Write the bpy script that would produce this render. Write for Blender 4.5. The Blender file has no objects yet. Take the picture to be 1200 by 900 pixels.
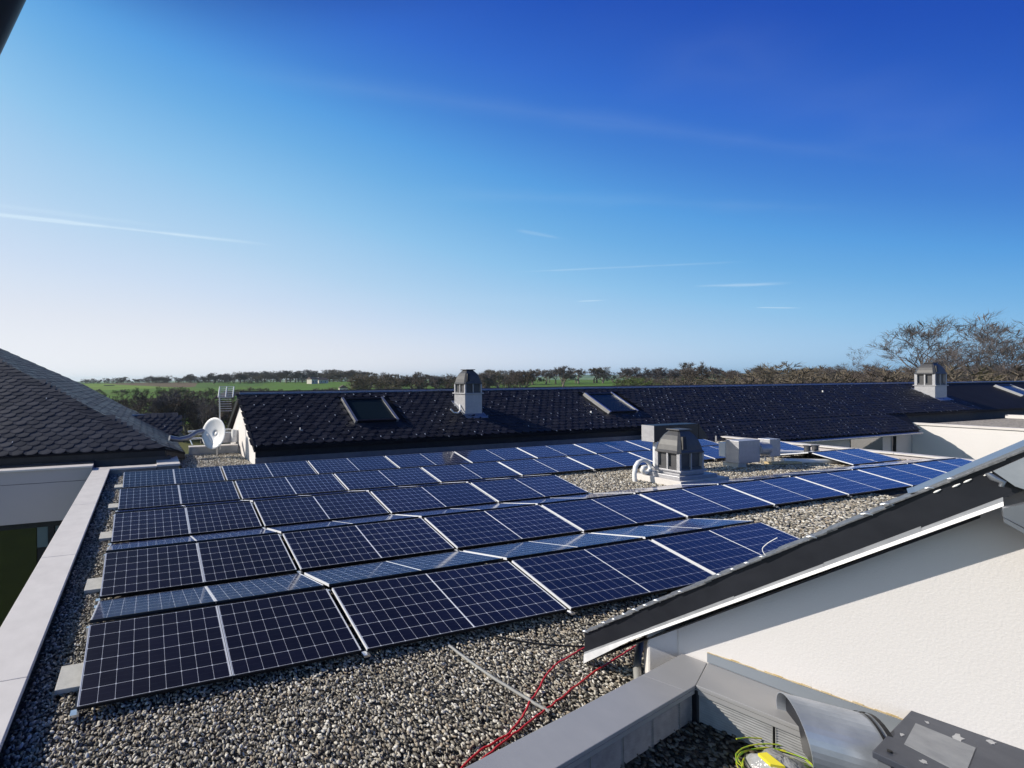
import bpy, bmesh, math, random
import numpy as np
from mathutils import Vector, Matrix
R = math.radians
scn = bpy.context.scene
# ------------------------------------------------------------------ camera
CZ = 3.2107
YAW, ROLL = 0.27341, -0.00688
cam = bpy.data.cameras.new('camera'); camo = bpy.data.objects.new('camera', cam); scn.collection.objects.link(camo)
fw = Vector((math.sin(YAW), math.cos(YAW), 0)); rt = Vector((math.cos(YAW), -math.sin(YAW), 0)); upv = Vector((0, 0, 1))
r2 = rt*math.cos(ROLL) + upv*math.sin(ROLL); u2 = -rt*math.sin(ROLL) + upv*math.cos(ROLL)
m = Matrix((r2, u2, -fw)).transposed().to_4x4(); m.translation = (0, 0, CZ)
camo.matrix_world = m
cam.sensor_width = 36; cam.lens = 36*492.39/1200
cam.shift_x = (600-307.84)/1200; cam.shift_y = (445.22-450)/1200
cam.clip_start = 0.05; cam.clip_end = 30000
scn.camera = camo
scn.render.resolution_x = 1024; scn.render.resolution_y = 768
# ------------------------------------------------------------------ light
SUNV = Vector((-1.48, 0.87, 1.0)).normalized()
SEL = math.asin(SUNV.z); SROT = math.atan2(SUNV.x, SUNV.y)
sun = bpy.data.lights.new('sun', 'SUN'); sun.energy = 5.0; sun.angle = R(0.5); sun.color = (1, .93, .82)
suno = bpy.data.objects.new('sun', sun); scn.collection.objects.link(suno)
suno.rotation_euler = SUNV.to_track_quat('Z', 'Y').to_euler()
w = bpy.data.worlds.new('World'); scn.world = w; w.use_nodes = True
nt = w.node_tree; nt.nodes.clear(); N = nt.nodes.new; L = nt.links.new
sky = N('ShaderNodeTexSky'); sky.sky_type = 'NISHITA'; sky.sun_disc = False
sky.sun_elevation = SEL; sky.sun_rotation = SROT; sky.altitude = 120; sky.air_density = 1.0; sky.dust_density = 0.55; sky.ozone_density = 2.2
# thin cirrus, mapped on a cloud layer overhead (direction projected on a horizontal plane)
geo = N('ShaderNodeTexCoord'); sep = N('ShaderNodeSeparateXYZ'); L(geo.outputs['Generated'], sep.inputs[0])
def wm(op, a, b=None, c=None, clamp=False):
    n = N('ShaderNodeMath'); n.operation = op; n.use_clamp = clamp
    for i, v in enumerate((a, b, c)):
        if v is None: continue
        if isinstance(v, (int, float)): n.inputs[i].default_value = v
        else: L(v, n.inputs[i])
    return n.outputs[0]
# Nishita sky at a strength of .1, its brightness graded through a colour ramp (as a phone camera does)
dotn = N('ShaderNodeVectorMath'); dotn.operation = 'DOT_PRODUCT'; L(geo.outputs['Generated'], dotn.inputs[0]); dotn.inputs[1].default_value = SUNV
gd = dotn.outputs['Value']; zc = wm('MAXIMUM', sep.outputs[2], 0)
zmr = N('ShaderNodeMapRange'); zmr.interpolation_type = 'SMOOTHSTEP'; zmr.inputs[1].default_value = .61; zmr.inputs[2].default_value = .8; zmr.inputs[3].default_value = 1; zmr.inputs[4].default_value = .25; L(zc, zmr.inputs[0]); zen = zmr.outputs[0]
sr_ = N('ShaderNodeSeparateColor'); L(sky.outputs[0], sr_.inputs[0])
lg = wm('LOGARITHM', wm('MAXIMUM', wm('MULTIPLY', sr_.outputs[0], .1), .004), 2.718281828)
tv_ = wm('MULTIPLY', lg, 2.16)
for term in (wm('MULTIPLY', gd, 1.884), wm('MULTIPLY', zc, 3.355), wm('MULTIPLY', wm('MULTIPLY', gd, gd), -3.678), wm('MULTIPLY', wm('MULTIPLY', zc, zc), -6.332), wm('MULTIPLY', wm('MULTIPLY', gd, zc), 2.265)): tv_ = wm('ADD', tv_, term)
tv_ = wm('DIVIDE', 1, wm('ADD', 1, wm('EXPONENT', wm('MULTIPLY', wm('ADD', tv_, 3.716), -1))))
crs = N('ShaderNodeValToRGB'); L(tv_, crs.inputs[0]); ce = crs.color_ramp.elements
def lin3(c): return tuple(((v/255+.055)/1.055)**2.4 for v in c)+(1,)
STOPS = ((0, (12, 45, 135)), (.13, (33, 80, 182)), (.20, (51, 107, 203)), (.27, (68, 131, 212)), (.35, (89, 159, 225)), (.43, (110, 175, 229)), (.55, (142, 195, 236)), (.70, (178, 211, 240)), (.80, (203, 221, 243)), (.89, (226, 232, 243)), (1, (248, 248, 250)))
ce[0].position, ce[0].color = 0, lin3(STOPS[0][1]); ce[1].position, ce[1].color = 1, lin3(STOPS[-1][1])
for ps, c in STOPS[1:-1]: q = ce.new(ps); q.color = lin3(c)
hm = N('ShaderNodeMix'); hm.data_type = 'RGBA'; hm.blend_type = 'MULTIPLY'; hm.inputs[0].default_value = 1; L(crs.outputs[0], hm.inputs[6]); L(zen, hm.inputs[7])
zz = wm('MAXIMUM', sep.outputs[2], .03)
comb = N('ShaderNodeCombineXYZ'); L(wm('DIVIDE', sep.outputs[0], zz), comb.inputs[0]); L(wm('DIVIDE', sep.outputs[1], zz), comb.inputs[1])
def wisps(rot, sc, loc, nscale, lo, hi, seedz):
    mp = N('ShaderNodeMapping'); mp.inputs['Rotation'].default_value = (0, 0, rot); mp.inputs['Scale'].default_value = sc; mp.inputs['Location'].default_value = loc
    L(comb.outputs[0], mp.inputs[0])
    no = N('ShaderNodeTexNoise'); no.inputs['Scale'].default_value = nscale; no.inputs['Detail'].default_value = 7; no.inputs['Roughness'].default_value = .55; no.inputs['Distortion'].default_value = .25
    L(mp.outputs[0], no.inputs[0])
    mr = N('ShaderNodeMapRange'); mr.inputs[1].default_value = lo; mr.inputs[2].default_value = hi; L(no.outputs[0], mr.inputs[0]); return mr.outputs[0]
c1 = wisps(R(64), (.10, 1.1, 1), (3, 1, 0), 1.1, .52, .86, 0)
c2 = wisps(R(58), (.03, .42, 1), (7, 4, 0), 1.3, .5, .8, 0)
msk = wisps(0, (.35, .35, 1), (1, 9, 0), .8, .42, .62, 0)
cl = wm('MULTIPLY', wm('ADD', wm('MULTIPLY', c1, .03), wm('MULTIPLY', c2, .04)), msk)
# long old contrail high over the left
def streak(ax, ay, bx, by, wid, amp):
    dx, dy = bx-ax, by-ay; ln = math.hypot(dx, dy); dx /= ln; dy /= ln
    px, py = wm('SUBTRACT', sx, ax), wm('SUBTRACT', sy, ay)
    t = wm('DIVIDE', wm('ADD', wm('MULTIPLY', px, dx), wm('MULTIPLY', py, dy)), ln)
    d = wm('ABSOLUTE', wm('SUBTRACT', wm('MULTIPLY', px, dy), wm('MULTIPLY', py, dx)))
    d = wm('ADD', d, wm('MULTIPLY', wm('SUBTRACT', stn.outputs[0], .5), wid*2.2))
    e = wm('SUBTRACT', 1, wm('DIVIDE', wm('ABSOLUTE', d), wid), clamp=True)
    a = wm('MULTIPLY', wm('MULTIPLY', t, 6, clamp=True), wm('MULTIPLY', wm('SUBTRACT', 1, t), 3, clamp=True), clamp=True)
    return wm('MULTIPLY', wm('MULTIPLY', wm('POWER', e, 1.4), a), amp)
s2 = N('ShaderNodeSeparateXYZ'); L(comb.outputs[0], s2.inputs[0]); sx, sy = s2.outputs[0], s2.outputs[1]
stn = N('ShaderNodeTexNoise'); stn.inputs['Scale'].default_value = 1.6; stn.inputs['Detail'].default_value = 5; L(comb.outputs[0], stn.inputs[0])
STREAKS = [(-1.3, 2.81, .95, 2.985, .045, .62), (-1.2, 2.66, .2, 2.80, .05, .14), (3.3, 3.2, 5.1, 2.36, .06, .2), (5.8, 3.17, 6.75, 2.84, .12, .32), (2.4, 2.26, 2.95, 2.335, .03, .14),
           (.1, 1.35, 3.6, 1.07, .08, .035), (1.1, .86, 4.4, .99, .22, .02), (1.3, 1.97, 4.3, 1.44, .12, .035), (5.45, 4.18, 5.75, 4.04, .05, .45), (8.5, 3.92, 9.3, 3.80, .06, .45)]
for sdef in STREAKS: cl = wm('ADD', cl, streak(*sdef))
fade = wm('MULTIPLY', sep.outputs[2], 9, clamp=True)
cl = wm('MULTIPLY', cl, fade, clamp=True)
mixc = N('ShaderNodeMix'); mixc.data_type = 'RGBA'; L(cl, mixc.inputs[0]); L(hm.outputs[2], mixc.inputs[6]); mixc.inputs[7].default_value = (.72, .88, 1.0, 1)
bg = N('ShaderNodeBackground'); x10 = N('ShaderNodeVectorMath'); x10.operation = 'SCALE'; x10.inputs['Scale'].default_value = 10; L(mixc.outputs[2], x10.inputs[0]); L(x10.outputs[0], bg.inputs[0]); bg.inputs[1].default_value = .1
wo = N('ShaderNodeOutputWorld'); L(bg.outputs[0], wo.inputs[0])
vs = scn.view_settings; vs.view_transform = 'Standard'; vs.look = 'None'; vs.gamma = 1; vs.use_curve_mapping = False; vs.exposure = 0.0
scn.cycles.max_bounces = 6; scn.cycles.use_denoising = True

# ------------------------------------------------------------------ helpers
COL = scn.collection
def tag(o, label=None, cat=None, group=None, kind=None):
    if label: o['label'] = label
    if cat: o['category'] = cat
    if group: o['group'] = group
    if kind: o['kind'] = kind
    return o
def empty(name, loc, label, cat, group=None, rz=0):
    o = bpy.data.objects.new(name, None); COL.objects.link(o); o.location = loc; o.rotation_euler.z = rz; o.empty_display_size = .1
    return tag(o, label, cat, group)
class MB:
    def __init__(s): s.v = []; s.f = []; s.mi = []; s.sm = []
    def add(s, vs_, fs_, mi=0, smooth=False):
        b = len(s.v); s.v += [tuple(q) for q in vs_]; s.f += [tuple(i+b for i in f) for f in fs_]; s.mi += [mi]*len(fs_); s.sm += [smooth]*len(fs_); return s
    def box(s, x0, x1, y0, y1, z0, z1, mi=0):
        return s.add([(x0,y0,z0),(x1,y0,z0),(x1,y1,z0),(x0,y1,z0),(x0,y0,z1),(x1,y0,z1),(x1,y1,z1),(x0,y1,z1)],
            [(0,3,2,1),(4,5,6,7),(0,1,5,4),(1,2,6,5),(2,3,7,6),(3,0,4,7)], mi)
    def prism(s, pts, ext, mi=0):           # polygon extruded by a vector
        n = len(pts); e = Vector(ext); P = [Vector(q) for q in pts]
        return s.add(P+[q+e for q in P], [tuple(range(n))[::-1], tuple(range(n, 2*n))]+[(i, (i+1) % n, n+(i+1) % n, n+i) for i in range(n)], mi)
    def tube(s, pts, r, n=8, mi=0, caps=True):
        P = [Vector(q) for q in pts]; rs = r if isinstance(r, (list, tuple)) else [r]*len(P); b = []; vv = []
        up = Vector((0, 0, 1)); prev = None
        for i, q in enumerate(P):
            t = (P[min(i+1, len(P)-1)]-P[max(i-1, 0)]).normalized()
            if prev is None: a = t.cross(up if abs(t.z) < .9 else Vector((1, 0, 0))).normalized()
            else: a = (prev-t*prev.dot(t)).normalized()
            prev = a; c = t.cross(a)
            for k in range(n):
                an = 2*math.pi*k/n; vv.append(q+(a*math.cos(an)+c*math.sin(an))*rs[i])
        fs = []
        for i in range(len(P)-1):
            for k in range(n): fs.append((i*n+k, i*n+(k+1) % n, (i+1)*n+(k+1) % n, (i+1)*n+k))
        s.add(vv, fs, mi, True)
        if caps: s.add([vv[k] for k in range(n)], [tuple(range(n))[::-1]], mi); s.add([vv[(len(P)-1)*n+k] for k in range(n)], [tuple(range(n))], mi)
        return s
    def loft(s, loops, mi=0, smooth=False, cap=True):
        n = len(loops[0]); vv = [q for l in loops for q in l]; fs = []
        for i in range(len(loops)-1):
            for k in range(n): fs.append((i*n+k, i*n+(k+1) % n, (i+1)*n+(k+1) % n, (i+1)*n+k))
        s.add(vv, fs, mi, smooth)
        if cap: s.add(loops[0], [tuple(range(n))[::-1]], mi); s.add(loops[-1], [tuple(range(n))], mi)
        return s
    def mesh(s, name, mats):
        me = bpy.data.meshes.new(name); me.from_pydata(s.v, [], s.f); me.update()
        for m_ in (mats if isinstance(mats, (list, tuple)) else [mats]): me.materials.append(m_)
        me.polygons.foreach_set('material_index', s.mi); me.polygons.foreach_set('use_smooth', s.sm)
        return me
    def build(s, name, mats, parent=None, bevel=0, loc=None):
        me = s.mesh(name, mats); o = bpy.data.objects.new(name, me); COL.objects.link(o)
        if parent:
            o.parent = parent
            o.matrix_parent_inverse = Matrix.Identity(4)
        if loc: o.location = loc
        if bevel:
            b = o.modifiers.new('bevel', 'BEVEL'); b.width = bevel; b.segments = 2; b.limit_method = 'ANGLE'; b.angle_limit = R(40)
        return o
def dup(o, parent=None):
    c = o.copy(); COL.objects.link(c)
    if parent: c.parent = parent
    for ch in o.children: dup(ch, c)
    return c
# ------------------------------------------------------------------ materials
def mat(name, col, rough=.6, metal=0, spec=.5, coat=0, noise=None, bump=None, col2=None, coords='Object'):
    """noise=(scale, amount, detail) mixes col towards col2; bump=(scale, strength, distance)"""
    m_ = bpy.data.materials.new(name); m_.use_nodes = True; t = m_.node_tree; b = t.nodes['Principled BSDF']
    b.inputs['Base Color'].default_value = (*col, 1); b.inputs['Roughness'].default_value = rough; b.inputs['Metallic'].default_value = metal
    b.inputs['Specular IOR Level'].default_value = spec; b.inputs['Coat Weight'].default_value = coat; b.inputs['Coat Roughness'].default_value = .05
    tc = t.nodes.new('ShaderNodeTexCoord')
    if noise:
        n = t.nodes.new('ShaderNodeTexNoise'); n.inputs['Scale'].default_value = noise[0]; n.inputs['Detail'].default_value = noise[2] if len(noise) > 2 else 5
        n.inputs['Roughness'].default_value = .6
        t.links.new(tc.outputs[coords], n.inputs[0])
        mr = t.nodes.new('ShaderNodeMapRange'); mr.inputs[1].default_value = .35; mr.inputs[2].default_value = .7; mr.inputs[4].default_value = noise[1]
        t.links.new(n.outputs[0], mr.inputs[0])
        mx = t.nodes.new('ShaderNodeMix'); mx.data_type = 'RGBA'; mx.inputs[6].default_value = (*col, 1); mx.inputs[7].default_value = (*(col2 or tuple(c*.5 for c in col)), 1)
        t.links.new(mr.outputs[0], mx.inputs[0]); t.links.new(mx.outputs[2], b.inputs['Base Color'])
        m_['mix'] = mx.name
    if bump:
        n2 = t.nodes.new('ShaderNodeTexNoise'); n2.inputs['Scale'].default_value = bump[0]; n2.inputs['Detail'].default_value = 4
        t.links.new(tc.outputs[coords], n2.inputs[0])
        bp = t.nodes.new('ShaderNodeBump'); bp.inputs['Strength'].default_value = bump[1]; bp.inputs['Distance'].default_value = bump[2]
        t.links.new(n2.outputs[0], bp.inputs['Height']); t.links.new(bp.outputs[0], b.inputs['Normal'])
    return m_
def attr_tint(m_, attr='tone', lo=.6, hi=1.5):
    t = m_.node_tree; b = t.nodes['Principled BSDF']
    a = t.nodes.new('ShaderNodeAttribute'); a.attribute_name = attr
    mr = t.nodes.new('ShaderNodeMapRange'); mr.inputs[3].default_value = lo; mr.inputs[4].default_value = hi; t.links.new(a.outputs['Fac'], mr.inputs[0])
    mx = t.nodes.new('ShaderNodeMix'); mx.data_type = 'RGBA'; mx.blend_type = 'MULTIPLY'; mx.inputs[0].default_value = 1
    src = b.inputs['Base Color'].links
    if src: t.links.new(src[0].from_socket, mx.inputs[6])
    else: mx.inputs[6].default_value = b.inputs['Base Color'].default_value
    t.links.new(mr.outputs[0], mx.inputs[7]); t.links.new(mx.outputs[2], b.inputs['Base Color'])
    # roughness varies from slate to slate too
    mr2 = t.nodes.new('ShaderNodeMapRange'); mr2.inputs[3].default_value = .5; mr2.inputs[4].default_value = .72; t.links.new(a.outputs['Fac'], mr2.inputs[0]); t.links.new(mr2.outputs[0], b.inputs['Roughness'])
    return m_
M = {}
M['slate'] = attr_tint(mat('slate', (.036, .039, .055), .5, spec=.35, noise=(3, .8), col2=(.056, .058, .072), bump=(40, .35, .004)), lo=.8, hi=1.25)
M['slate_dark'] = attr_tint(mat('dark_slate', (.019, .020, .030), .5, spec=.15, noise=(2.5, .8), col2=(.034, .034, .044), bump=(40, .35, .004)), lo=.75, hi=1.3)
M['slate_plain'] = mat('slate_plain', (.015, .0145, .018), .7, spec=.12, noise=(1.3, .8), col2=(.022, .022, .027), bump=(9, .3, .01))
M['hook'] = mat('hook_steel', (.78, .78, .78), .35, .1)
M['zinc'] = mat('zinc', (.36, .38, .42), .42, .75, noise=(3.5, .55), col2=(.22, .24, .28), bump=(8, .08, .004))
M['zinc_bright'] = mat('zinc_bright', (.62, .63, .65), .35, .8, noise=(14, .6), col2=(.35, .36, .38), bump=(25, .25, .004))
M['coping_white'] = mat('coping_pale_paint', (.72, .68, .65), .6, spec=.25, noise=(3.2, .7, 10), col2=(.60, .565, .54), bump=(60, .05, .002))
M['coping_grey'] = mat('coping_weathered_zinc', (.40, .395, .40), .5, .25, noise=(3, .5, 10), col2=(.31, .31, .325), bump=(30, .1, .003))
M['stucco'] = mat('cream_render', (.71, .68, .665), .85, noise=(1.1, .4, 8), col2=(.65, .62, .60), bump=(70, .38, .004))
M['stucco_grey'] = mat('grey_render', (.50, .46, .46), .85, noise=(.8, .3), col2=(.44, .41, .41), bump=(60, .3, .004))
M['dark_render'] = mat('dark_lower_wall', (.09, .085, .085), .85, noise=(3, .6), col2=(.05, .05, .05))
M['anthracite'] = mat('anthracite_cladding', (.012, .0135, .019), .45, spec=.35, noise=(4, .8, 8), col2=(.024, .026, .034), bump=(12, .1, .003))
M['white_trim'] = mat('pale_grey_trim', (.76, .76, .77), .45, noise=(8, .5), col2=(.40, .40, .43))
M['alu'] = mat('aluminium', (.72, .73, .75), .33, .85, noise=(20, .4), col2=(.5, .5, .52))
M['frame_dark'] = mat('dark_anodised_frame', (.02, .021, .026), .4, .4)
M['white_plastic'] = mat('white_plastic', (.78, .78, .78), .4, noise=(6, .4), col2=(.6, .6, .6))
M['paint_light'] = mat('pale_grey_steel', (.45, .45, .47), .42, .3, noise=(7, .6), col2=(.33, .33, .36), bump=(18, .05, .003))
M['paint_dark'] = mat('weathered_dark_cowl', (.075, .075, .08), .5, .0, noise=(9, .7), col2=(.045, .045, .052), bump=(20, .1, .004))
M['galv'] = mat('galvanised_steel', (.36, .39, .44), .38, .5, noise=(6, .8, 8), col2=(.52, .55, .60), bump=(6, .12, .01))
M['alu_lip'] = mat('pale_frame_edge', (.78, .79, .82), .4, .1)
M['lid'] = mat('scuffed_dark_steel', (.045, .052, .072), .42, .2, noise=(5, .8, 10), col2=(.085, .092, .115), bump=(9, .15, .005))
M['slate_edge'] = mat('slate_edges', (.10, .105, .115), .5, .2, noise=(30, .8), col2=(.28, .28, .29))
M['louvre_shaded'] = mat('shaded_louvre_metal', (.06, .06, .06), .5, .3, noise=(12, .6), col2=(.03, .03, .03))  # louvre metal darkened to paint a shaded face, left unassigned
M['rubber'] = mat('black_rubber', (.012, .012, .013), .6)
M['concrete'] = mat('concrete_slab', (.55, .54, .51), .9, noise=(14, .6), col2=(.40, .39, .37), bump=(80, .4, .003))
M['trim_grey'] = mat('grey_flashing', (.30, .31, .33), .45, .3, noise=(9, .7, 8), col2=(.18, .19, .21))
M['upstand_blue'] = mat('smooth_blue_grey_zinc', (.27, .30, .34), .5, .2, noise=(1.5, .4), col2=(.22, .25, .28))
M['red'] = mat('red_cable', (.55, .02, .025), .45)
M['grey_pipe'] = mat('grey_conduit', (.30, .30, .29), .6)
M['glass_sky'] = mat('skylight_glass', (.012, .022, .028), .22, 0, .18)
M['glass_dark'] = mat('window_glass', (.006, .010, .007), .04, 0, .9, coat=.6)
M['glass_pale'] = mat('pale_glazing', (.12, .17, .2), .2)
M['bark'] = mat('bark', (.13, .105, .085), .9, noise=(2.5, .7), col2=(.20, .17, .14))
M['bark_pale'] = mat('pale_bark', (.33, .28, .22), .9, noise=(2.5, .6), col2=(.18, .15, .12))
M['twig'] = mat('twigs', (.085, .066, .058), .9, noise=(.35, .8), col2=(.125, .10, .08))
M['twig_brown'] = mat('brown_twigs', (.15, .12, .088), .9, noise=(.35, .8), col2=(.085, .075, .05))
M['twig_grey'] = mat('grey_twigs', (.115, .10, .10), .9, noise=(.35, .8), col2=(.09, .08, .085))
M['needles'] = mat('conifer_foliage', (.035, .04, .028), .9, noise=(.6, .8), col2=(.06, .045, .03))
M['leaf'] = mat('spring_leaves', (.10, .14, .03), .8, noise=(.5, .8), col2=(.06, .085, .025))
M['plaster_far'] = mat('farmhouse_plaster', (.62, .58, .5), .9)
M['tile_far'] = mat('farmhouse_roof', (.12, .09, .085), .9)
M['yellow'] = mat('yellow_green_wire', (.55, .50, .04), .4, noise=(30, 1, 2), col2=(.12, .42, .03))
M['yellow_tape'] = mat('yellow_wrap', (.80, .68, .05), .45)
M['foil'] = mat('clear_plastic_bag', (.42, .42, .42), .18, 0, .8, coat=.6, noise=(9, .7), col2=(.22, .22, .22), bump=(14, 1, .03))
M['mortar'] = mat('yellowed_sealant', (.52, .38, .17), .9, noise=(16, .7), col2=(.66, .58, .44), bump=(50, .8, .006))
M['louvre'] = mat('louvre_metal', (.42, .42, .42), .45, .4, noise=(12, .6), col2=(.24, .24, .24))
# solar cells: object coordinates, x along the long side, y up the slope, origin in the low left corner
def cell_material():
    m_ = bpy.data.materials.new('solar_cells'); m_.use_nodes = True; t = m_.node_tree; b = t.nodes['Principled BSDF']
    tc = t.nodes.new('ShaderNodeTexCoord'); sp = t.nodes.new('ShaderNodeSeparateXYZ'); t.links.new(tc.outputs['Object'], sp.inputs[0])
    def mm(op, a, b_=None, clamp=False):
        n = t.nodes.new('ShaderNodeMath'); n.operation = op; n.use_clamp = clamp
        for i, v in enumerate((a, b_)):
            if v is None: continue
            if isinstance(v, (int, float)): n.inputs[i].default_value = v
            else: t.links.new(v, n.inputs[i])
        return n.outputs[0]
    cw, ch, x0, y0 = 1.456/9, .958/6, .022, .016
    ux = mm('DIVIDE', mm('SUBTRACT', sp.outputs[0], x0), cw); uy = mm('DIVIDE', mm('SUBTRACT', sp.outputs[1], y0), ch)
    fx = mm('MULTIPLY', mm('ABSOLUTE', mm('SUBTRACT', ux, mm('ROUND', ux))), cw); fy = mm('MULTIPLY', mm('ABSOLUTE', mm('SUBTRACT', uy, mm('ROUND', uy))), ch)
    line = mm('LESS_THAN', mm('MINIMUM', fx, fy), .0017)
    dia = mm('LESS_THAN', mm('ADD', fx, fy), .0115)
    out = mm('GREATER_THAN', mm('ABSOLUTE', mm('SUBTRACT', sp.outputs[0], .75)), .7295)
    white = mm('MAXIMUM', mm('MAXIMUM', line, dia), out)
    by = mm('FRACT', mm('ADD', mm('MULTIPLY', uy, 3), .5)); bus = mm('LESS_THAN', mm('ABSOLUTE', mm('SUBTRACT', by, .0)), .028)
    # cells differ a little in tone
    fl = t.nodes.new('ShaderNodeCombineXYZ'); t.links.new(mm('FLOOR', ux), fl.inputs[0]); t.links.new(mm('FLOOR', uy), fl.inputs[1])
    oi = t.nodes.new('ShaderNodeObjectInfo'); t.links.new(mm('MULTIPLY', oi.outputs['Random'], 97), fl.inputs[2])
    wn = t.nodes.new('ShaderNodeTexWhiteNoise'); t.links.new(fl.outputs[0], wn.inputs[0])
    rp = t.nodes.new('ShaderNodeMix'); rp.data_type = 'RGBA'; rp.inputs[6].default_value = (.003, .003, .013, 1); rp.inputs[7].default_value = (.006, .006, .022, 1); t.links.new(wn.outputs[0], rp.inputs[0])
    mb = t.nodes.new('ShaderNodeMix'); mb.data_type = 'RGBA'; t.links.new(mm('MULTIPLY', bus, .15), mb.inputs[0]); t.links.new(rp.outputs[2], mb.inputs[6]); mb.inputs[7].default_value = (.16, .18, .24, 1)
    mx = t.nodes.new('ShaderNodeMix'); mx.data_type = 'RGBA'; t.links.new(white, mx.inputs[0]); t.links.new(mb.outputs[2], mx.inputs[6]); mx.inputs[7].default_value = (.66, .68, .74, 1)
    # dust film
    dn = t.nodes.new('ShaderNodeTexNoise'); dn.inputs['Scale'].default_value = 5; dn.inputs['Detail'].default_value = 6; t.links.new(tc.outputs['Object'], dn.inputs[0])
    mr = t.nodes.new('ShaderNodeMapRange'); mr.inputs[1].default_value = .4; mr.inputs[2].default_value = .8; mr.inputs[4].default_value = .012; t.links.new(dn.outputs[0], mr.inputs[0])
    md = t.nodes.new('ShaderNodeMix'); md.data_type = 'RGBA'; t.links.new(mr.outputs[0], md.inputs[0]); t.links.new(mx.outputs[2], md.inputs[6]); md.inputs[7].default_value = (.4, .4, .42, 1)
    pr_ = t.nodes.new('ShaderNodeMapRange'); pr_.inputs[3].default_value = .8; pr_.inputs[4].default_value = 1.2; t.links.new(oi.outputs['Random'], pr_.inputs[0])
    pm = t.nodes.new('ShaderNodeMix'); pm.data_type = 'RGBA'; pm.blend_type = 'MULTIPLY'; pm.inputs[0].default_value = 1; t.links.new(md.outputs[2], pm.inputs[6]); t.links.new(pr_.outputs[0], pm.inputs[7])
    t.links.new(pm.outputs[2], b.inputs['Base Color'])
    cn = t.nodes.new('ShaderNodeMapRange'); cn.inputs[1].default_value = .35; cn.inputs[2].default_value = .75; cn.inputs[3].default_value = .05; cn.inputs[4].default_value = .14; t.links.new(dn.outputs[0], cn.inputs[0]); t.links.new(cn.outputs[0], b.inputs['Coat Roughness'])
    b.inputs['Roughness'].default_value = .5; b.inputs['Specular IOR Level'].default_value = .25
    b.inputs['Coat Weight'].default_value = 1; b.inputs['Coat Roughness'].default_value = .08; b.inputs['Coat IOR'].default_value = 1.45
    b.inputs['Sheen Weight'].default_value = .2; b.inputs['Sheen Roughness'].default_value = .3; b.inputs['Sheen Tint'].default_value = (.13, .28, 1, 1)
    return m_
M['cells'] = cell_material()
# gravel bed below the loose pebbles
def gravel_material(name, dark, pale, scale_):
    m_ = bpy.data.materials.new(name); m_.use_nodes = True; t = m_.node_tree; b = t.nodes['Principled BSDF']
    tc = t.nodes.new('ShaderNodeTexCoord')
    v = t.nodes.new('ShaderNodeTexVoronoi'); v.inputs['Scale'].default_value = scale_; t.links.new(tc.outputs['Object'], v.inputs[0])
    cr = t.nodes.new('ShaderNodeValToRGB'); cr.color_ramp.elements[0].color = (*dark, 1); cr.color_ramp.elements[1].color = (*pale, 1)
    sc = t.nodes.new('ShaderNodeSeparateColor'); t.links.new(v.outputs['Color'], sc.inputs[0]); t.links.new(sc.outputs[0], cr.inputs[0])
    t.links.new(cr.outputs[0], b.inputs['Base Color']); b.inputs['Roughness'].default_value = .85
    bp = t.nodes.new('ShaderNodeBump'); bp.inputs['Strength'].default_value = 1; bp.inputs['Distance'].default_value = .03; bp.invert = True
    t.links.new(v.outputs['Distance'], bp.inputs['Height']); t.links.new(bp.outputs[0], b.inputs['Normal'])
    return m_
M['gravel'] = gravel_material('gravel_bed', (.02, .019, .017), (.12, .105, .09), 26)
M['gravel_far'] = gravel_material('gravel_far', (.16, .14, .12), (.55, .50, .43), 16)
def pebble_material(dark=1.0, name='pebbles'):
    m_ = bpy.data.materials.new(name); m_.use_nodes = True; t = m_.node_tree; b = t.nodes['Principled BSDF']
    oi = t.nodes.new('ShaderNodeObjectInfo'); cr = t.nodes.new('ShaderNodeValToRGB'); e = cr.color_ramp.elements
    e[0].position = 0; e[0].color = (.13, .115, .09, 1); e[1].position = 1; e[1].color = (.80, .755, .67, 1)
    for ps, c in ((.2, (.25, .23, .19)), (.45, (.49, .44, .355)), (.56, (.38, .30, .21)), (.66, (.56, .51, .43)), (.85, (.70, .65, .55)), (.93, (.88, .84, .76))):
        q = e.new(ps); q.color = (*c, 1)
    t.links.new(oi.outputs['Random'], cr.inputs[0])
    tc = t.nodes.new('ShaderNodeTexCoord'); n = t.nodes.new('ShaderNodeTexNoise'); n.inputs['Scale'].default_value = 3; t.links.new(tc.outputs['Object'], n.inputs[0])
    mx = t.nodes.new('ShaderNodeMix'); mx.data_type = 'RGBA'; mx.blend_type = 'MULTIPLY'; mx.inputs[0].default_value = .35; t.links.new(cr.outputs[0], mx.inputs[6]); t.links.new(n.outputs[0], mx.inputs[7])
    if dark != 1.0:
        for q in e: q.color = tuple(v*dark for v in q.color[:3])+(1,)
    t.links.new(mx.outputs[2], b.inputs['Base Color']); b.inputs['Roughness'].default_value = .65
    return m_
M['pebble'] = pebble_material(); M['pebble_shaded'] = pebble_material(.28, 'shaded_pebbles')  # second one is the same pebbles darkened to paint the terrace's shade

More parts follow.
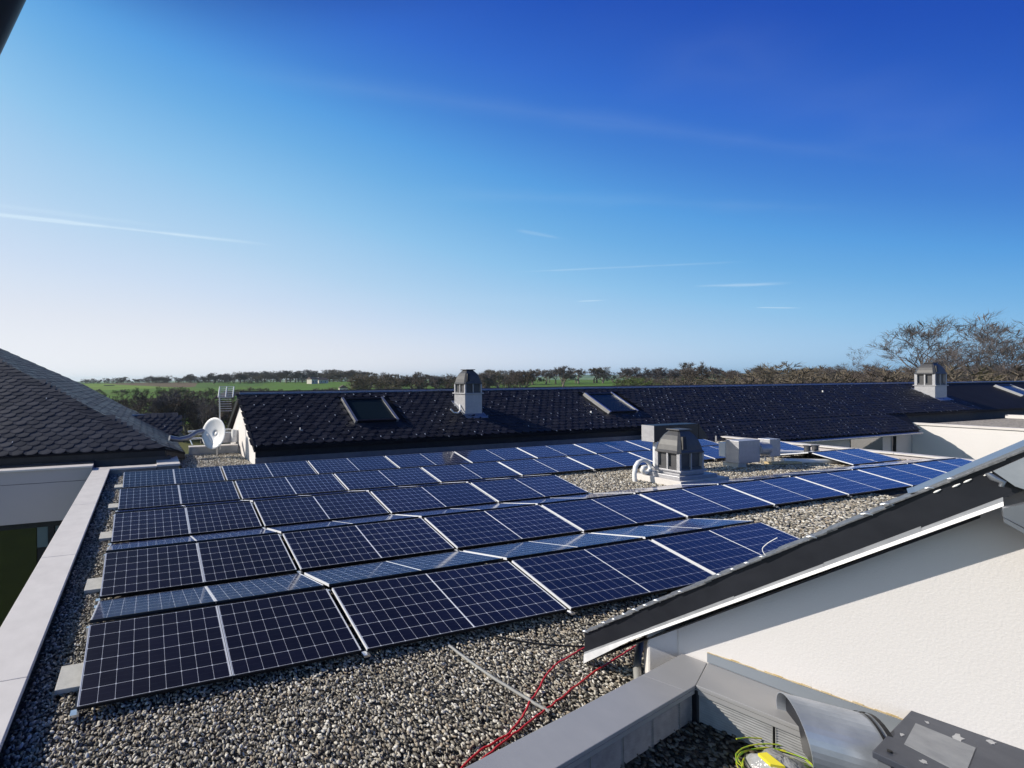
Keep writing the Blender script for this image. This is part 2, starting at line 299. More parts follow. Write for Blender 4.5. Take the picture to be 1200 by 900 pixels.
# ------------------------------------------------------------------ terrain
rng = random.Random(7); nrng = np.random.default_rng(5)
def hermite(xs, ys, x):
    return float(np.interp(x, xs, ys))
PR = ([0, 40, 90, 150, 210, 260, 340, 430, 520, 700, 900, 1400, 2200, 3200, 4500, 6500, 9000, 14000],
      [-8, -8.5, -10, -10.2, -6.5, -4.2, -2.6, -1.0, .2, -.4, -4, -24, -38, -24, -6, 0, -50, -90])
def ppx(az):            # picture column of an azimuth (only used to place fields and hills)
    return 307.84+492.39*math.tan(az-YAW)
def smooth(a, b, x):
    t = min(1, max(0, (x-a)/(b-a))); return t*t*(3-2*t)
def ground_z(x, y):
    r = math.hypot(x, y); az = math.atan2(x, y)
    z = hermite(*PR, r)
    und = math.sin(x*.011+1.3)*math.cos(y*.009)*1.2+math.sin(x*.004-y*.005)*1.6
    z += und*smooth(150, 500, r)*.5
    if r > 150:
        rise = smooth(.0, .35, az)*smooth(1.35, .9, az)
        z += rise*smooth(220, 520, r)*.8*(1-smooth(700, 1300, r))
    if r > 2500: z += 34*smooth(2500, 4500, r)*(math.exp(-((az-.93)/.10)**2)+.9*math.exp(-((az-1.13)/.07)**2)+.5*math.exp(-((az-.45)/.12)**2))
    return z
def terrain():
    rs = [0.5, 15, 30, 45, 60, 75, 90]+list(np.arange(105, 560, 13))+list(np.geomspace(580, 14000, 46))
    na = 400; vv = [(0, 0, ground_z(0, 1))]; cols = []
    for r in rs[1:]:
        for k in range(na):
            a = 2*math.pi*k/na; x, y = r*math.sin(a), r*math.cos(a); vv.append((x, y, ground_z(x, y)))
    fs = [(0, 1+(k+1) % na, 1+k) for k in range(na)]
    for i in range(len(rs)-2):
        for k in range(na):
            a0 = 1+i*na; fs.append((a0+k, a0+(k+1) % na, a0+na+(k+1) % na, a0+na+k))
    me = bpy.data.meshes.new('countryside_ground'); me.from_pydata(vv, [], fs); me.update()
    me.polygons.foreach_set('use_smooth', [True]*len(fs))
    o = bpy.data.objects.new('countryside_ground', me); COL.objects.link(o)
    m_ = bpy.data.materials.new('fields'); m_.use_nodes = True; t = m_.node_tree; b = t.nodes['Principled BSDF']; b.inputs['Roughness'].default_value = .95; b.inputs['Specular IOR Level'].default_value = .1
    tc = t.nodes.new('ShaderNodeTexCoord')
    mp = t.nodes.new('ShaderNodeMapping'); mp.inputs['Scale'].default_value = (.0075, .0042, 0); mp.inputs['Rotation'].default_value = (0, 0, .5); t.links.new(tc.outputs['Object'], mp.inputs[0])
    v = t.nodes.new('ShaderNodeTexVoronoi'); v.inputs['Scale'].default_value = 1; t.links.new(mp.outputs[0], v.inputs[0])
    sc = t.nodes.new('ShaderNodeSeparateColor'); t.links.new(v.outputs['Color'], sc.inputs[0])
    cr = t.nodes.new('ShaderNodeValToRGB'); cr.color_ramp.interpolation = 'CONSTANT'; e = cr.color_ramp.elements
    e[0].color = (.10, .19, .035, 1); e[1].position = .42; e[1].color = (.17, .27, .05, 1)
    for ps, c in ((.62, (.12, .125, .055)), (.74, (.085, .16, .04)), (.88, (.16, .12, .08))):
        q = e.new(ps); q.color = (*c, 1)
    t.links.new(sc.outputs[0], cr.inputs[0])
    n = t.nodes.new('ShaderNodeTexNoise'); n.inputs['Scale'].default_value = .035; n.inputs['Detail'].default_value = 8; t.links.new(tc.outputs['Object'], n.inputs[0])
    mx = t.nodes.new('ShaderNodeMix'); mx.data_type = 'RGBA'; mr = t.nodes.new('ShaderNodeMapRange'); mr.inputs[1].default_value = .45; mr.inputs[2].default_value = .7; mr.inputs[4].default_value = .55
    t.links.new(n.outputs[0], mr.inputs[0]); t.links.new(mr.outputs[0], mx.inputs[0]); t.links.new(cr.outputs[0], mx.inputs[6]); mx.inputs[7].default_value = (.10, .11, .045, 1)
    t.links.new(mx.outputs[2], b.inputs['Base Color']); me.materials.append(m_)
    tag(o, kind='structure')
terrain()

# ------------------------------------------------------------------ the flat gravel roof
o = MB().box(-1.22, 28.0, -3, 15.22, -.25, 0).build('gravel_roof', M['gravel']); tag(o, kind='structure')
# side patch of the roof going back between the two slate roofs
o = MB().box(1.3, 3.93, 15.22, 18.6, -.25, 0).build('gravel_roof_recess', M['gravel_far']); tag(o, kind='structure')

# loose pebbles
def pebbles(name, areas, spacing, smin, smax, label_kind='stuff', seed=1, zj=.03, mt='pebble'):
    g = np.random.default_rng(seed); P = []
    for (x0, x1, y0, y1) in areas:
        nx, ny = int((x1-x0)/spacing), int((y1-y0)/spacing)
        gx, gy = np.meshgrid(np.arange(nx), np.arange(ny))
        X = x0+(gx+g.random(gx.shape)*1.1)*spacing; Y = y0+(gy+g.random(gy.shape)*1.1)*spacing
        Z = g.random(gx.shape)*zj-.004
        P.append(np.stack([X.ravel(), Y.ravel(), Z.ravel()], 1))
    P = np.concatenate(P); me = bpy.data.meshes.new(name); me.vertices.add(len(P)); me.vertices.foreach_set('co', P.astype(np.float32).ravel()); me.update()
    o = bpy.data.objects.new(name, me); COL.objects.link(o)
    ng = bpy.data.node_groups.new(name, 'GeometryNodeTree'); ng.interface.new_socket('Geometry', in_out='INPUT', socket_type='NodeSocketGeometry'); ng.interface.new_socket('Geometry', in_out='OUTPUT', socket_type='NodeSocketGeometry')
    n = ng.nodes.new; l = ng.links.new
    gi, go = n('NodeGroupInput'), n('NodeGroupOutput')
    ico = n('GeometryNodeMeshIcoSphere'); ico.inputs['Radius'].default_value = 1; ico.inputs['Subdivisions'].default_value = 2
    nz = n('ShaderNodeTexNoise'); nz.inputs['Scale'].default_value = 1.1
    sp = n('GeometryNodeSetPosition'); l(ico.outputs[0], sp.inputs[0])
    vm = n('ShaderNodeVectorMath'); vm.operation = 'SUBTRACT'; l(nz.outputs['Color'], vm.inputs[0]); vm.inputs[1].default_value = (.5, .5, .5)
    vm2 = n('ShaderNodeVectorMath'); vm2.operation = 'SCALE'; l(vm.outputs[0], vm2.inputs[0]); vm2.inputs['Scale'].default_value = .9; l(vm2.outputs[0], sp.inputs['Offset'])
    ss = n('GeometryNodeSetShadeSmooth'); l(sp.outputs[0], ss.inputs[0])
    sm = n('GeometryNodeSetMaterial'); sm.inputs['Material'].default_value = M[mt]; l(ss.outputs[0], sm.inputs[0])
    ip = n('GeometryNodeInstanceOnPoints'); l(gi.outputs[0], ip.inputs['Points']); l(sm.outputs[0], ip.inputs['Instance'])
    rv = n('FunctionNodeRandomValue'); rv.data_type = 'FLOAT_VECTOR'; rv.inputs[0].default_value = (-.5, -.5, 0); rv.inputs[1].default_value = (.5, .5, 6.28)
    er = n('FunctionNodeEulerToRotation'); l(rv.outputs[0], er.inputs[0]); l(er.outputs[0], ip.inputs['Rotation'])
    rs_ = n('FunctionNodeRandomValue'); rs_.data_type = 'FLOAT_VECTOR'; rs_.inputs[0].default_value = (smin, smin*.62, smin*.42); rs_.inputs[1].default_value = (smax, smax*.72, smax*.55); rs_.inputs['Seed'].default_value = 3
    l(rs_.outputs[0], ip.inputs['Scale']); l(ip.outputs[0], go.inputs[0])
    md = o.modifiers.new('pebbles', 'NODES'); md.node_group = ng
    tag(o, kind='stuff'); return o
pebbles('pebbles', [(-1.17, -.45, 2.6, 9.2), (-.45, 7.2, 2.45, 4.75)], .028, .009, .026, seed=1, zj=.045)
pebbles('pebbles', [(-1.17, -.6, 9.2, 15.1), (5.6, 19, 4.75, 6.5), (11.6, 23.8, 8.2, 11.3), (7.2, 12, 3.4, 4.75), (1.4, 3.9, 15.2, 18.2), (23, 27.95, 4.75, 14.8)], .05, .019, .042, seed=2, zj=.03)

def place(parent_loc): pass
# parapets / body of the flat roofed building
fb = empty('flat_roofed_building', (0, 0, -8), 'flat roofed building under the solar panels, gravel top edged with pale copings', 'building')
def ch(mb, name, m_, parent=fb, bevel=0, lab=None):
    # vertices are given in world space; shift them to the parent's origin
    L0 = parent.location if not parent.parent else parent.location+parent.parent.location
    mb.v = [(v[0]-L0.x, v[1]-L0.y, v[2]-L0.z) for v in mb.v]
    o = mb.build(name, m_, parent, bevel)
    if lab: o['label'] = lab
    return o
ch(MB().box(-1.64, 28.3, -3, 15.2, -8, -.27), 'wall', M['stucco_grey'])
ch(MB().box(-1.64, -1.22, -2.5, 15.55, -.27, .19), 'parapet', M['anthracite'])
cp = MB()
ys = [-2.0, 1.6, 4.7, 7.8, 10.9, 13.6, 15.02]
for a, b in zip(ys[:-1], ys[1:]): cp.box(-1.70, -1.155, a+.003, b-.003, .19, .25)
ch(cp, 'coping', M['coping_white'], bevel=.006, lab='long pale metal coping along the left roof edge')
c2_ = MB().box(-1.70, .38, 15.026, 15.40, .193, .253); c2_.box(.384, 1.18, 15.026, 16.95, .22, .29)
ch(c2_, 'coping', M['coping_white'], bevel=.006, lab='short pale coping stepping back in the far left corner')
ch(MB().box(-1.2, .36, 15.10, 15.36, -.2, .188).box(.40, 1.14, 15.10, 16.9, -.2, .215), 'parapet', M['zinc'])
# far edge: zinc upstand against the slate building
zs = MB()
for i in range(8): zs.box(3.95+i*3.0, 3.95+(i+1)*3.0-.006, 15.19, 15.235, 0, .27)
zs.box(3.95, 27.9, 15.15, 15.20, .27, .295)
ch(zs, 'upstand', M['zinc'], lab='blue grey zinc upstand at the foot of the slate building')
# right edge parapet
pr = MB().box(28.03, 28.33, -3, 15.1, -.25, .15)
ch(pr, 'parapet', M['stucco_grey'])
cpr = MB()
for i in range(6): cpr.box(27.96, 28.40, -2.9+3*i+.004, .1+3*i-.004, .15, .21)
ch(cpr, 'coping', M['coping_white'], bevel=.006, lab='pale coping along the far right roof edge')

# ------------------------------------------------------------------ solar panels
TAU = 0.26; D = 2.1172; U0 = -.64442; V0 = 4.29422; PW = 1.5; G = .04486; PL = .99; ZL = .13
def uk(k): return U0+PW*k+G*(k//2)
ORD = ['first', 'second', 'third', 'fourth', 'fifth', 'sixth', 'seventh', 'eighth', 'ninth', 'tenth', 'eleventh', 'twelfth', 'thirteenth', 'fourteenth', 'fifteenth', 'sixteenth', 'seventeenth', 'eighteenth']
ROW = ['nearest row', 'second nearest row', 'middle row', 'second farthest row', 'farthest row']
def make_panel():
    e = bpy.data.objects.new('solar_panel', None); COL.objects.link(e); e.empty_display_size = .1
    W = PW-.008; x0 = .004
    fr = MB(); t_ = .035
    fr.box(x0, x0+W, 0, .010, -t_, 0, 1); fr.box(x0, x0+W, PL-.010, PL, -t_, 0, 1)
    fr.box(x0, x0+.009, .0105, PL-.0105, -t_, 0.0005, 0); fr.box(x0+W-.009, x0+W, .0105, PL-.0105, -t_, 0.0005, 0)
    fo = fr.build('frame', [M['alu_lip'], M['frame_dark']], e)
    gl = MB(); gl.box(x0+.0095, x0+W-.0095, .0108, PL-.0108, -.008, -.002)
    gl.build('cell_sheet', M['cells'], e)
    jb = MB().box(.66, .84, PL-.16, PL-.06, -.030, -.0085); jb.build('junction_box', M['rubber'], e)
    return e
pan = make_panel(); first = True
def put_panel(r, k, back):
    global first
    o = pan if first else dup(pan); first = False
    v = V0+D*(r-1)
    if not back:
        o.location = (uk(k)+G*.5*(k % 2 == 0)*(k > 0), v, ZL); o.rotation_euler = (TAU+rng.uniform(-.003, .003), 0, 0)
        lab = f'{ORD[k]} solar panel from the left, front slope of the {ROW[r-1]}'
    else:
        o.location = (uk(k)+PW+G*.5*(k % 2 == 0)*(k > 0), v+.957*2+.085, ZL); o.rotation_euler = (TAU+rng.uniform(-.003, .003), 0, math.pi)
        lab = f'{ORD[k]} solar panel from the left, back slope of the {ROW[r-1]}'
    tag(o, lab, 'solar panel', 'solar panels sloping away' if back else 'solar panels tilted towards the viewer')
front = {1: list(range(8)), 2: list(range(18)), 3: list(range(8))+[16, 17], 4: list(range(18)), 5: list(range(17))}
for r, ks in front.items():
    for k in ks: put_panel(r, k, False)
for r, ks in {1: list(range(8)), 2: list(range(18)), 3: list(range(8))+[16, 17]}.items():
    for k in ks: put_panel(r, k, True)
# mounting frames under every double seam: base rail, feet and ridge strut
def make_bracket():
    e = bpy.data.objects.new('mounting_frame', None); COL.objects.link(e); e.empty_display_size = .1
    hz = PL*math.sin(TAU)
    MB().box(-.02, .02, -.03, 2.0, .015, .055).build('base_rail', M['frame_dark'], e)
    for y, h in ((-.005, .085), (.985, .085+hz), (1.94, .085)):
        MB().box(-.035, .035, y-.03, y+.03, 0, .014).box(-.018, .018, y-.02, y+.02, .056, h).build('post', M['alu'], e)
    for y in (.0, 1.93):
        MB().box(-.04, .04, y-.035, y+.035, h-.015, h+.008).build('clamp', M['alu'], e)
    return e
br = make_bracket(); fb_ = True
for r in range(1, 6):
    mx_ = {1: 8, 2: 18, 3: 8, 4: 18, 5: 18}[r]
    for k in range(0, mx_+1, 2):
        o = br if fb_ else dup(br); fb_ = False
        o.location = (uk(k)+(.0 if k else -.012)-(0 if k == 0 else 0), V0+D*(r-1), .0)
        tag(o, f'aluminium frame under the {"left end" if k == 0 else ORD[k//2-1]+" double seam"} of the {ROW[r-1]}', 'mounting frame', 'aluminium frames carrying the panels')
# concrete ballast slabs poking out on the left
for i, (y0, y1, x0) in enumerate(((4.66, 5.04, -.90), (6.76, 7.15, -.895), (8.90, 9.28, -.90), (11.0, 11.36, -.90), (13.05, 13.4, -.89))):
    o = MB().box(-.2, .4, -(y1-y0)/2, (y1-y0)/2, 0, .05).build('ballast_slab', M['concrete'], bevel=.006, loc=(x0+.2, (y0+y1)/2, .035))
    o.rotation_euler.z = rng.uniform(-.04, .04)
    tag(o, f'pale concrete ballast slab sticking out left of the {ROW[i]}', 'slab', 'ballast slabs left of the panels')
# long aluminium tray catching the light behind the second row is the back slope itself

# ------------------------------------------------------------------ slate roofs
def slates(O, U, S, umax, smax, du, ds, inside, seed, lift=.034, hooks=.2):
    """fish-scale slates laid on the plane O + u*U + s*S (U along the eave, S up the slope)"""
    g = random.Random(seed); U = Vector(U).normalized(); S = Vector(S).normalized(); Nn = U.cross(S)
    if Nn.z < 0: Nn = -Nn
    O = Vector(O); V = []; F = []; T = []; HV = []; HF = []
    prof = [(-.5, .62), (-.46, .34), (-.34, .14), (-.15, .0), (.15, .0), (.34, .14), (.46, .34), (.5, .62)]
    nr = int(smax/ds)+1
    for j in range(nr):
        for i in range(int(umax/du)+2):
            u = (i+(.5 if j % 2 else 0))*du+g.uniform(-.005, .005); s = j*ds+g.uniform(-.004, .004)
            if not inside(u, s+ds*.5): continue
            l1 = lift*g.uniform(.95, 1.25); tilt = g.uniform(-.003, .003); b = len(V)
            pts = [(a*du*1.02, c*ds*1.1, l1) for a, c in prof]+[(.5*du, 2.0*ds, .002), (-.5*du, 2.0*ds, .002)]
            for (a, c, h) in pts: V.append(O+U*(u+a)+S*(s+c)+Nn*(h+tilt*a/du*2+.002))
            for (a, c, h) in pts[:8]: V.append(O+U*(u+a)+S*(s+c)+Nn*(h+tilt*a/du*2-.022))
            F.append(tuple(b+q for q in range(10)))
            for q in range(7): F.append((b+q, b+10+q, b+11+q, b+q+1))
            T += [g.random()]*18
            if g.random() < hooks:
                c0 = O+U*u+S*(s-.005)+Nn*(l1+.006); h0 = len(HV); e1 = U*.017*g.uniform(.5, 1.5); e2 = S*.028
                HV += [c0-e1-e2, c0+e1-e2, c0+e1+e2, c0-e1+e2, c0-e1-e2-Nn*.02, c0+e1-e2-Nn*.02]; HF += [(h0, h0+1, h0+2, h0+3), (h0, h0+4, h0+5, h0+1)]
    return V, F, T, HV, HF
def slate_part(parent, data, name='slates', mt='slate'):
    V, F, T, HV, HF = data; L0 = parent.matrix_world.translation if False else (parent.location if not parent.parent else parent.location+parent.parent.location)
    nv = len(V); nf = len(F)
    me = bpy.data.meshes.new(name); me.from_pydata([v-L0 for v in V+HV], [], F+[tuple(q+nv for q in f) for f in HF]); me.update()
    me.materials.append(M[mt]); me.materials.append(M['hook']); me.polygons.foreach_set('material_index', [0]*nf+[1]*len(HF))
    a = me.attributes.new('tone', 'FLOAT', 'POINT'); a.data.foreach_set('value', T+[0.0]*len(HV))
    o = bpy.data.objects.new(name, me); COL.objects.link(o); o.parent = parent
    return o
# --- long slate building behind the panels
TP = .7154; PA = math.atan(TP); EZ = .75; EY = 15.0
sb = empty('slate_building', (4, 15.3, -8), 'long low building with a dark slate roof behind the solar panels', 'building')
def plz(y): return EZ+(y-EY)*TP
RY = 17.6; RZ = plz(RY)
deck = MB()
deck.prism([(3.9, EY-.02, plz(EY)-.03), (3.9, RY, RZ-.03), (3.9, 20.4, .72), (3.9, 20.2, .55), (3.9, RY, RZ-.22), (3.9, EY+.02, plz(EY)-.17)], (74, 0, 0))
deck.prism([(24.5, 13.75, plz(13.75)-.035), (24.5, EY+.05, plz(EY+.05)-.035), (24.5, EY+.05, plz(EY)-.2), (24.5, 13.8, plz(13.75)-.16)], (20.6, 0, 0))
# raking edge between the lower and the upper eave
deck.prism([(45.1, 13.75, plz(13.75)-.035), (47.6, EY+.05, plz(EY+.05)-.035), (45.1, EY+.05, plz(EY+.05)-.035)], (0, 0, -.12))
ch(deck, 'roof', M['slate_plain'], sb)
up_ = Vector((0, math.cos(PA), math.sin(PA)))
slate_part(sb, slates((3.95, EY, plz(EY)), (1, 0, 0), up_, 53, (RY-EY)/math.cos(PA)-.08, .42, .2,
    lambda u, s: not (8.2 < u+3.95 < 10.9 and .9 < s < 2.75) and not (22.4 < u+3.95 < 25.4 and .9 < s < 2.75), 3), mt='slate_dark')
slate_part(sb, slates((24.6, 13.78, plz(13.78)), (1, 0, 0), up_, 20.4, 1.32, .42, .2, lambda u, s: True, 4), mt='slate_dark')
rc = MB()
for i in range(37): rc.tube([(3.88+i*2.0, RY, RZ+.0), (3.88+(i+1)*2.0-.02, RY, RZ+.0)], .065, 8)
ch(rc, 'ridge_cap', M['zinc'], sb)
ch(MB().prism([(4.0, 15.24, -8), (4.0, 15.24, .62), (4.0, RY, RZ-.2), (4.0, 20.1, .5), (4.0, 20.1, -8)], (24.2, 0, 0)), 'wall', M['stucco'], sb, lab='pale rendered wall with a white gable end')
ch(MB().prism([(28.25, 14.4, -8), (28.25, 14.4, .15), (28.25, 15.2, .6), (28.25, 20, .5), (28.25, 20, -8)], (16.3, 0, 0)), 'wall', M['stucco_grey'], sb)
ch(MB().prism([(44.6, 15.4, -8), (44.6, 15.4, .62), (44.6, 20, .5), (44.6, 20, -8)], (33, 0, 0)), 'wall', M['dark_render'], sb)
ch(MB().box(3.96, 24.4, 15.205, 15.232, .30, .60), 'fascia', M['anthracite'], sb)
gt = MB(); gt.tube([(24.5, 13.72, plz(13.72)-.10), (45.2, 13.72, plz(13.72)-.10)], .075, 8)
ch(gt, 'gutter', M['zinc'], sb)
ch(MB().tube([(44.1, 13.8, -.2), (44.1, 14.3, -.45), (44.1, 14.34, -3)], .06, 8), 'downpipe', M['anthracite'], sb)
vb = MB(); vb.prism([(3.84, EY-.03, plz(EY)-.2), (3.84, EY-.03, plz(EY)+.03), (3.84, RY, RZ+.03), (3.84, RY, RZ-.2)], (.055, 0, 0)); vb.prism([(3.84, RY+.005, RZ-.2), (3.84, RY+.005, RZ+.03), (3.84, 20.4, .76), (3.84, 20.4, .52)], (.055, 0, 0))
ch(vb, 'bargeboard', M['anthracite'], sb)
ch(MB().box(39.7, 43.0, 14.37, 14.396, -1.4, -.36), 'window', M['glass_dark'], sb)
# skylights
def skylight(x0, x1, y0, y1, lab):
    sk = bpy.data.objects.new('skylight', None); COL.objects.link(sk); sk.parent = sb
    base = Vector((x0, y0, plz(y0))); sk.location = base-Vector(sb.location); sk.rotation_euler = (PA, 0, 0); sk['label'] = lab
    W = x1-x0; H = (y1-y0)/math.cos(PA); t = .11
    for b_ in ((0, t), (W-t, W)): MB().box(*b_, 0, H, -.02, .15).build('side_rail', M['alu'], sk)
    for b_ in ((0, t*.8), (H-t, H)): MB().box(t+.002, W-t-.002, *b_, -.02, .145).build('cross_rail', M['frame_dark'], sk)
    MB().box(t+.004, W-t-.004, t*.82, H-t-.004, .02, .10).build('pane', M['glass_sky'], sk)
    MB().box(-.12, W+.12, -.28, -.004, .008, .03).build('flashing', M['anthracite'], sk)
skylight(8.42, 10.50, 15.86, 17.15, 'left skylight with pale side frames')
skylight(22.72, 24.75, 15.86, 17.15, 'skylight right of the middle roof vent')
skylight(67.6, 70.2, 16.0, 17.15, 'skylight at the far right end of the slate roof')
# roof ventilators (cowl on a square shaft)
def cowl(parent, x0, y0, w_, d_, zb0, zb1, zw, zt, base_mat, slope=None, hood_mat=None):
    """shaft from zb0 to zb1, windowed band to zw, domed hood to zt; coordinates relative to the parent"""
    hood_mat = hood_mat or M['paint_dark']
    b = MB()
    if slope is None: b.box(x0, x0+w_, y0, y0+d_, zb0, zb1)
    else: b.prism([(x0, y0, zb0), (x0, y0, zb1), (x0, y0+d_, zb1), (x0, y0+d_, zb0+d_*slope)], (w_, 0, 0))
    b.build('shaft', base_mat, parent, bevel=.01)
    rim = MB().box(x0-.06, x0+w_+.06, y0-.06, y0+d_+.06, zb1+.002, zb1+.055); rim.build('rim', M['paint_light'], parent, bevel=.006)
    z1 = zb1+.057; post = MB(); p = .07*w_
    for (a, c, pp) in ((x0, y0, p), (x0+w_-p, y0, p), (x0, y0+d_-p, p), (x0+w_-p, y0+d_-p, p), (x0+w_*.47, y0+.004, p*.5), (x0+.004, y0+d_*.47, p*.5)):
        MB().box(a, a+pp, c, c+pp, z1, zw).build('post', M['paint_light'], parent)
    i = p*.35
    MB().box(x0+i, x0+w_-i, y0+i, y0+d_-i, z1, z1+(zw-z1)*.16).box(x0+p, x0+w_-p, y0+p, y0+d_-p, z1+(zw-z1)*.16, zw).build('louvre_panel', M['paint_dark'], parent)
    h = zt-zw; loops = []
    for f, s_ in ((0, 1.07), (.06, 1.07), (.12, 1.0), (.35, .93), (.58, .82), (.78, .67), (.92, .50), (1.0, .40)):
        cx_, cy_ = x0+w_/2, y0+d_/2; a, c = w_/2*s_, d_/2*s_; q = .12*a
        loops.append([(cx_-a+q, cy_-c, zw+h*f), (cx_+a-q, cy_-c, zw+h*f), (cx_+a, cy_-c+q, zw+h*f), (cx_+a, cy_+c-q, zw+h*f), (cx_+a-q, cy_+c, zw+h*f), (cx_-a+q, cy_+c, zw+h*f), (cx_-a, cy_+c-q, zw+h*f), (cx_-a, cy_-c+q, zw+h*f)])
    MB().loft(loops).build('hood', hood_mat, parent)
    a, c = w_*.27, d_*.27
    MB().box(x0+w_/2-a, x0+w_/2+a, y0+d_/2-c, y0+d_/2+c, zt+.002, zt+.04).build('top_cap', hood_mat, parent, bevel=.01)
    # upright handle slot at the near corner of the hood
    sl = MB(); sx0 = x0+w_*.09
    sl.prism([(sx0, y0-.03, zw+h*.2), (sx0+w_*.16, y0-.03, zw+h*.2), (sx0+w_*.22, y0+d_*.05, zw+h*.75), (sx0+w_*.10, y0+d_*.05, zw+h*.75)], (0, .05, 0))
    sl.build('slot', M['rubber'], parent)
def roof_vent(x0, y0, w_, d_, zs, lab):
    v = bpy.data.objects.new('roof_ventilator', None); COL.objects.link(v); v.parent = sb; v.location = Vector((x0, y0, plz(y0)))-sb.location; v['label'] = lab
    z0 = plz(y0)
    cowl(v, 0, 0, w_, d_, -.03, zs[0]-z0, zs[1]-z0, zs[2]-z0, M['paint_light'], slope=TP)
    MB().prism([(-.12, -.25, -.25*TP+.03), (w_+.12, -.25, -.25*TP+.03), (w_+.12, d_+.1, (d_+.1)*TP+.03), (-.12, d_+.1, (d_+.1)*TP+.03)], (0, 0, .02)).build('flashing', M['zinc'], v)
    return v
v1 = roof_vent(14.18, 16.1, .95, .70, (2.49, 2.95, 3.60), 'grey ventilation cowl between the two skylights')
MB().tube([(0-.02, .3, .45), (-.18, .1, .22), (-.4, .0, .10), (-.6, .02, .12), (-.72, .1, .28)], .035, 8).build('cable', M['white_plastic'], v1)
roof_vent(54.93, 16.1, 1.62, .85, (2.45, 3.30, 4.12), 'pale ventilation cowl at the right end of the ridge')
# small snow hooks / ladder hooks on the slates
for i, (x, y) in enumerate(((5.9, 15.6), (21.6, 15.9), (43.5, 16.9))):
    q = MB().box(x-.012, x+.012, y-.03, y+.02, plz(y)+.02, plz(y)+.14).box(x-.012, x+.10, y-.03, y-.01, plz(y)+.02, plz(y)+.045)
    ch(q, 'roof_hook', M['hook'], sb)

# --- low wing with the sunlit wall on the right
lw = empty('low_wing', (47, 12, -8), 'low flat roofed wing with a sunlit cream wall beyond the slate roof', 'building')
ch(MB().box(46.5, 75, 3, 14.45, -8, .12), 'wall', M['stucco'], lw)
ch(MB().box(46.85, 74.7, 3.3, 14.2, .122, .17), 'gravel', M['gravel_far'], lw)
ch(MB().box(46.42, 46.84, 3, 14.5, .125, .25), 'coping', M['coping_white'], lw)
ch(MB().box(58, 58.5, 9, 14.3, .18, .42), 'upstand', M['coping_white'], lw)
ch(MB().prism([(44.75, 14.45, -8), (46.48, 14.45, -8), (46.48, 14.45, .2), (44.75, 14.45, -.1)], (0, .3, 0)), 'wall', M['stucco_grey'], lw)

# --- slate roof on the left with its courtyard front
E1 = Vector((.744, 15.8, .706)); HV_ = Vector((-6.62, 4.7, 3.29))
lh = empty('hipped_slate_house', (-6, 18, -8), 'building with a big hipped fish-scale slate roof at the left edge', 'building')
fS = Vector((0, 4.7, 3.29)).normalized()
A_ = E1+HV_*1.75
front_poly = [(-14, 15.8, .706), tuple(E1), tuple(A_), (-14, A_.y, A_.z)]
ch(MB().prism(front_poly, (0, .02, -.06)), 'roof', M['slate_plain'], lh)
def infront(u, s):
    x = -13+u; sl = s; t = sl/fS.dot(HV_) if False else sl*fS.y/4.7
    return x < .744-6.62*t-.12 and t < 1.7
slate_part(lh, slates((-13, 15.8, .712), (1, 0, 0), fS, 14, 9.6, .44, .225, infront, 9, lift=.03, hooks=.012))
# right slope
Rn = HV_.cross(Vector((0, 1, 0))); Rn = Rn if Rn.z > 0 else -Rn; Rn.normalize()
def rz_(x, y): return E1.z-(Rn.x*(x-E1.x)+Rn.y*(y-E1.y))/Rn.z
rp = [(E1.x, E1.y), (1.55, 17.2), (1.35, 21.3), (-.15, 25.7), (-3.8, 28.9), (-8.2, 27.9), (A_.x, A_.y)]
rp3 = [(x, y, rz_(x, y)) for x, y in rp]
ch(MB().prism(rp3, (0, .0, -.08)), 'roof', M['slate_plain'], lh)
rS = Vector((HV_.x, 0, HV_.z)).normalized(); rU = Vector((0, 1, 0))
def inpoly(x, y, P):
    c = False; n = len(P)
    for i in range(n):
        (x1, y1), (x2, y2) = P[i], P[(i+1) % n]
        if (y1 > y) != (y2 > y) and x < (x2-x1)*(y-y1)/(y2-y1)+x1: c = not c
    return c
O2 = Vector((1.7, 15.6, rz_(1.7, 15.6)+.006))
slate_part(lh, slates(O2, rU, rS, 14, 11.5, .55, .30, lambda u, s: inpoly(O2.x+rS.x*s, O2.y+u, rp) and abs((Vector((O2.x+rS.x*s, O2.y+u, 0))-Vector((E1.x, E1.y, 0))).cross(Vector((HV_.x, HV_.y, 0)).normalized()).z) > .28, 12, lift=.03, hooks=0))
# wider slates following the hip
hd = HV_.normalized(); hp = Vector((4.7, 6.62, 0)).normalized()
hipm = MB(); hn = 30
T_ = []
for i in range(hn):
    c = E1+hd*(.12+i*.36)
    for sd, plane in ((-1, 'f'), (1, 'r')):
        wv = Vector((-.0, -.0, 0))
        if plane == 'f': side = (Vector((-1, 0, 0))*.55+fS*.0); slopeN = Vector((0, -fS.z, fS.y))
        else: side = Vector((0, 1, 0))*.48; slopeN = Rn
        a = c+slopeN*.055; b_ = c+side+slopeN*.045; e_ = hd*.42
        pts = [a, a*.5+b_*.5-hd*.10, b_-hd*.02, b_+e_-slopeN*.02, a+e_-slopeN*.02]
        hipm.prism(pts if plane == 'f' else pts[::-1], slopeN*-.02)
ho = ch(hipm, 'hip_slates', M['slate'], lh)
at = ho.data.attributes.new('tone', 'FLOAT', 'POINT'); tv = []
for i in range(hn*2): tv += [rng.random()]*10
at.data.foreach_set('value', tv)
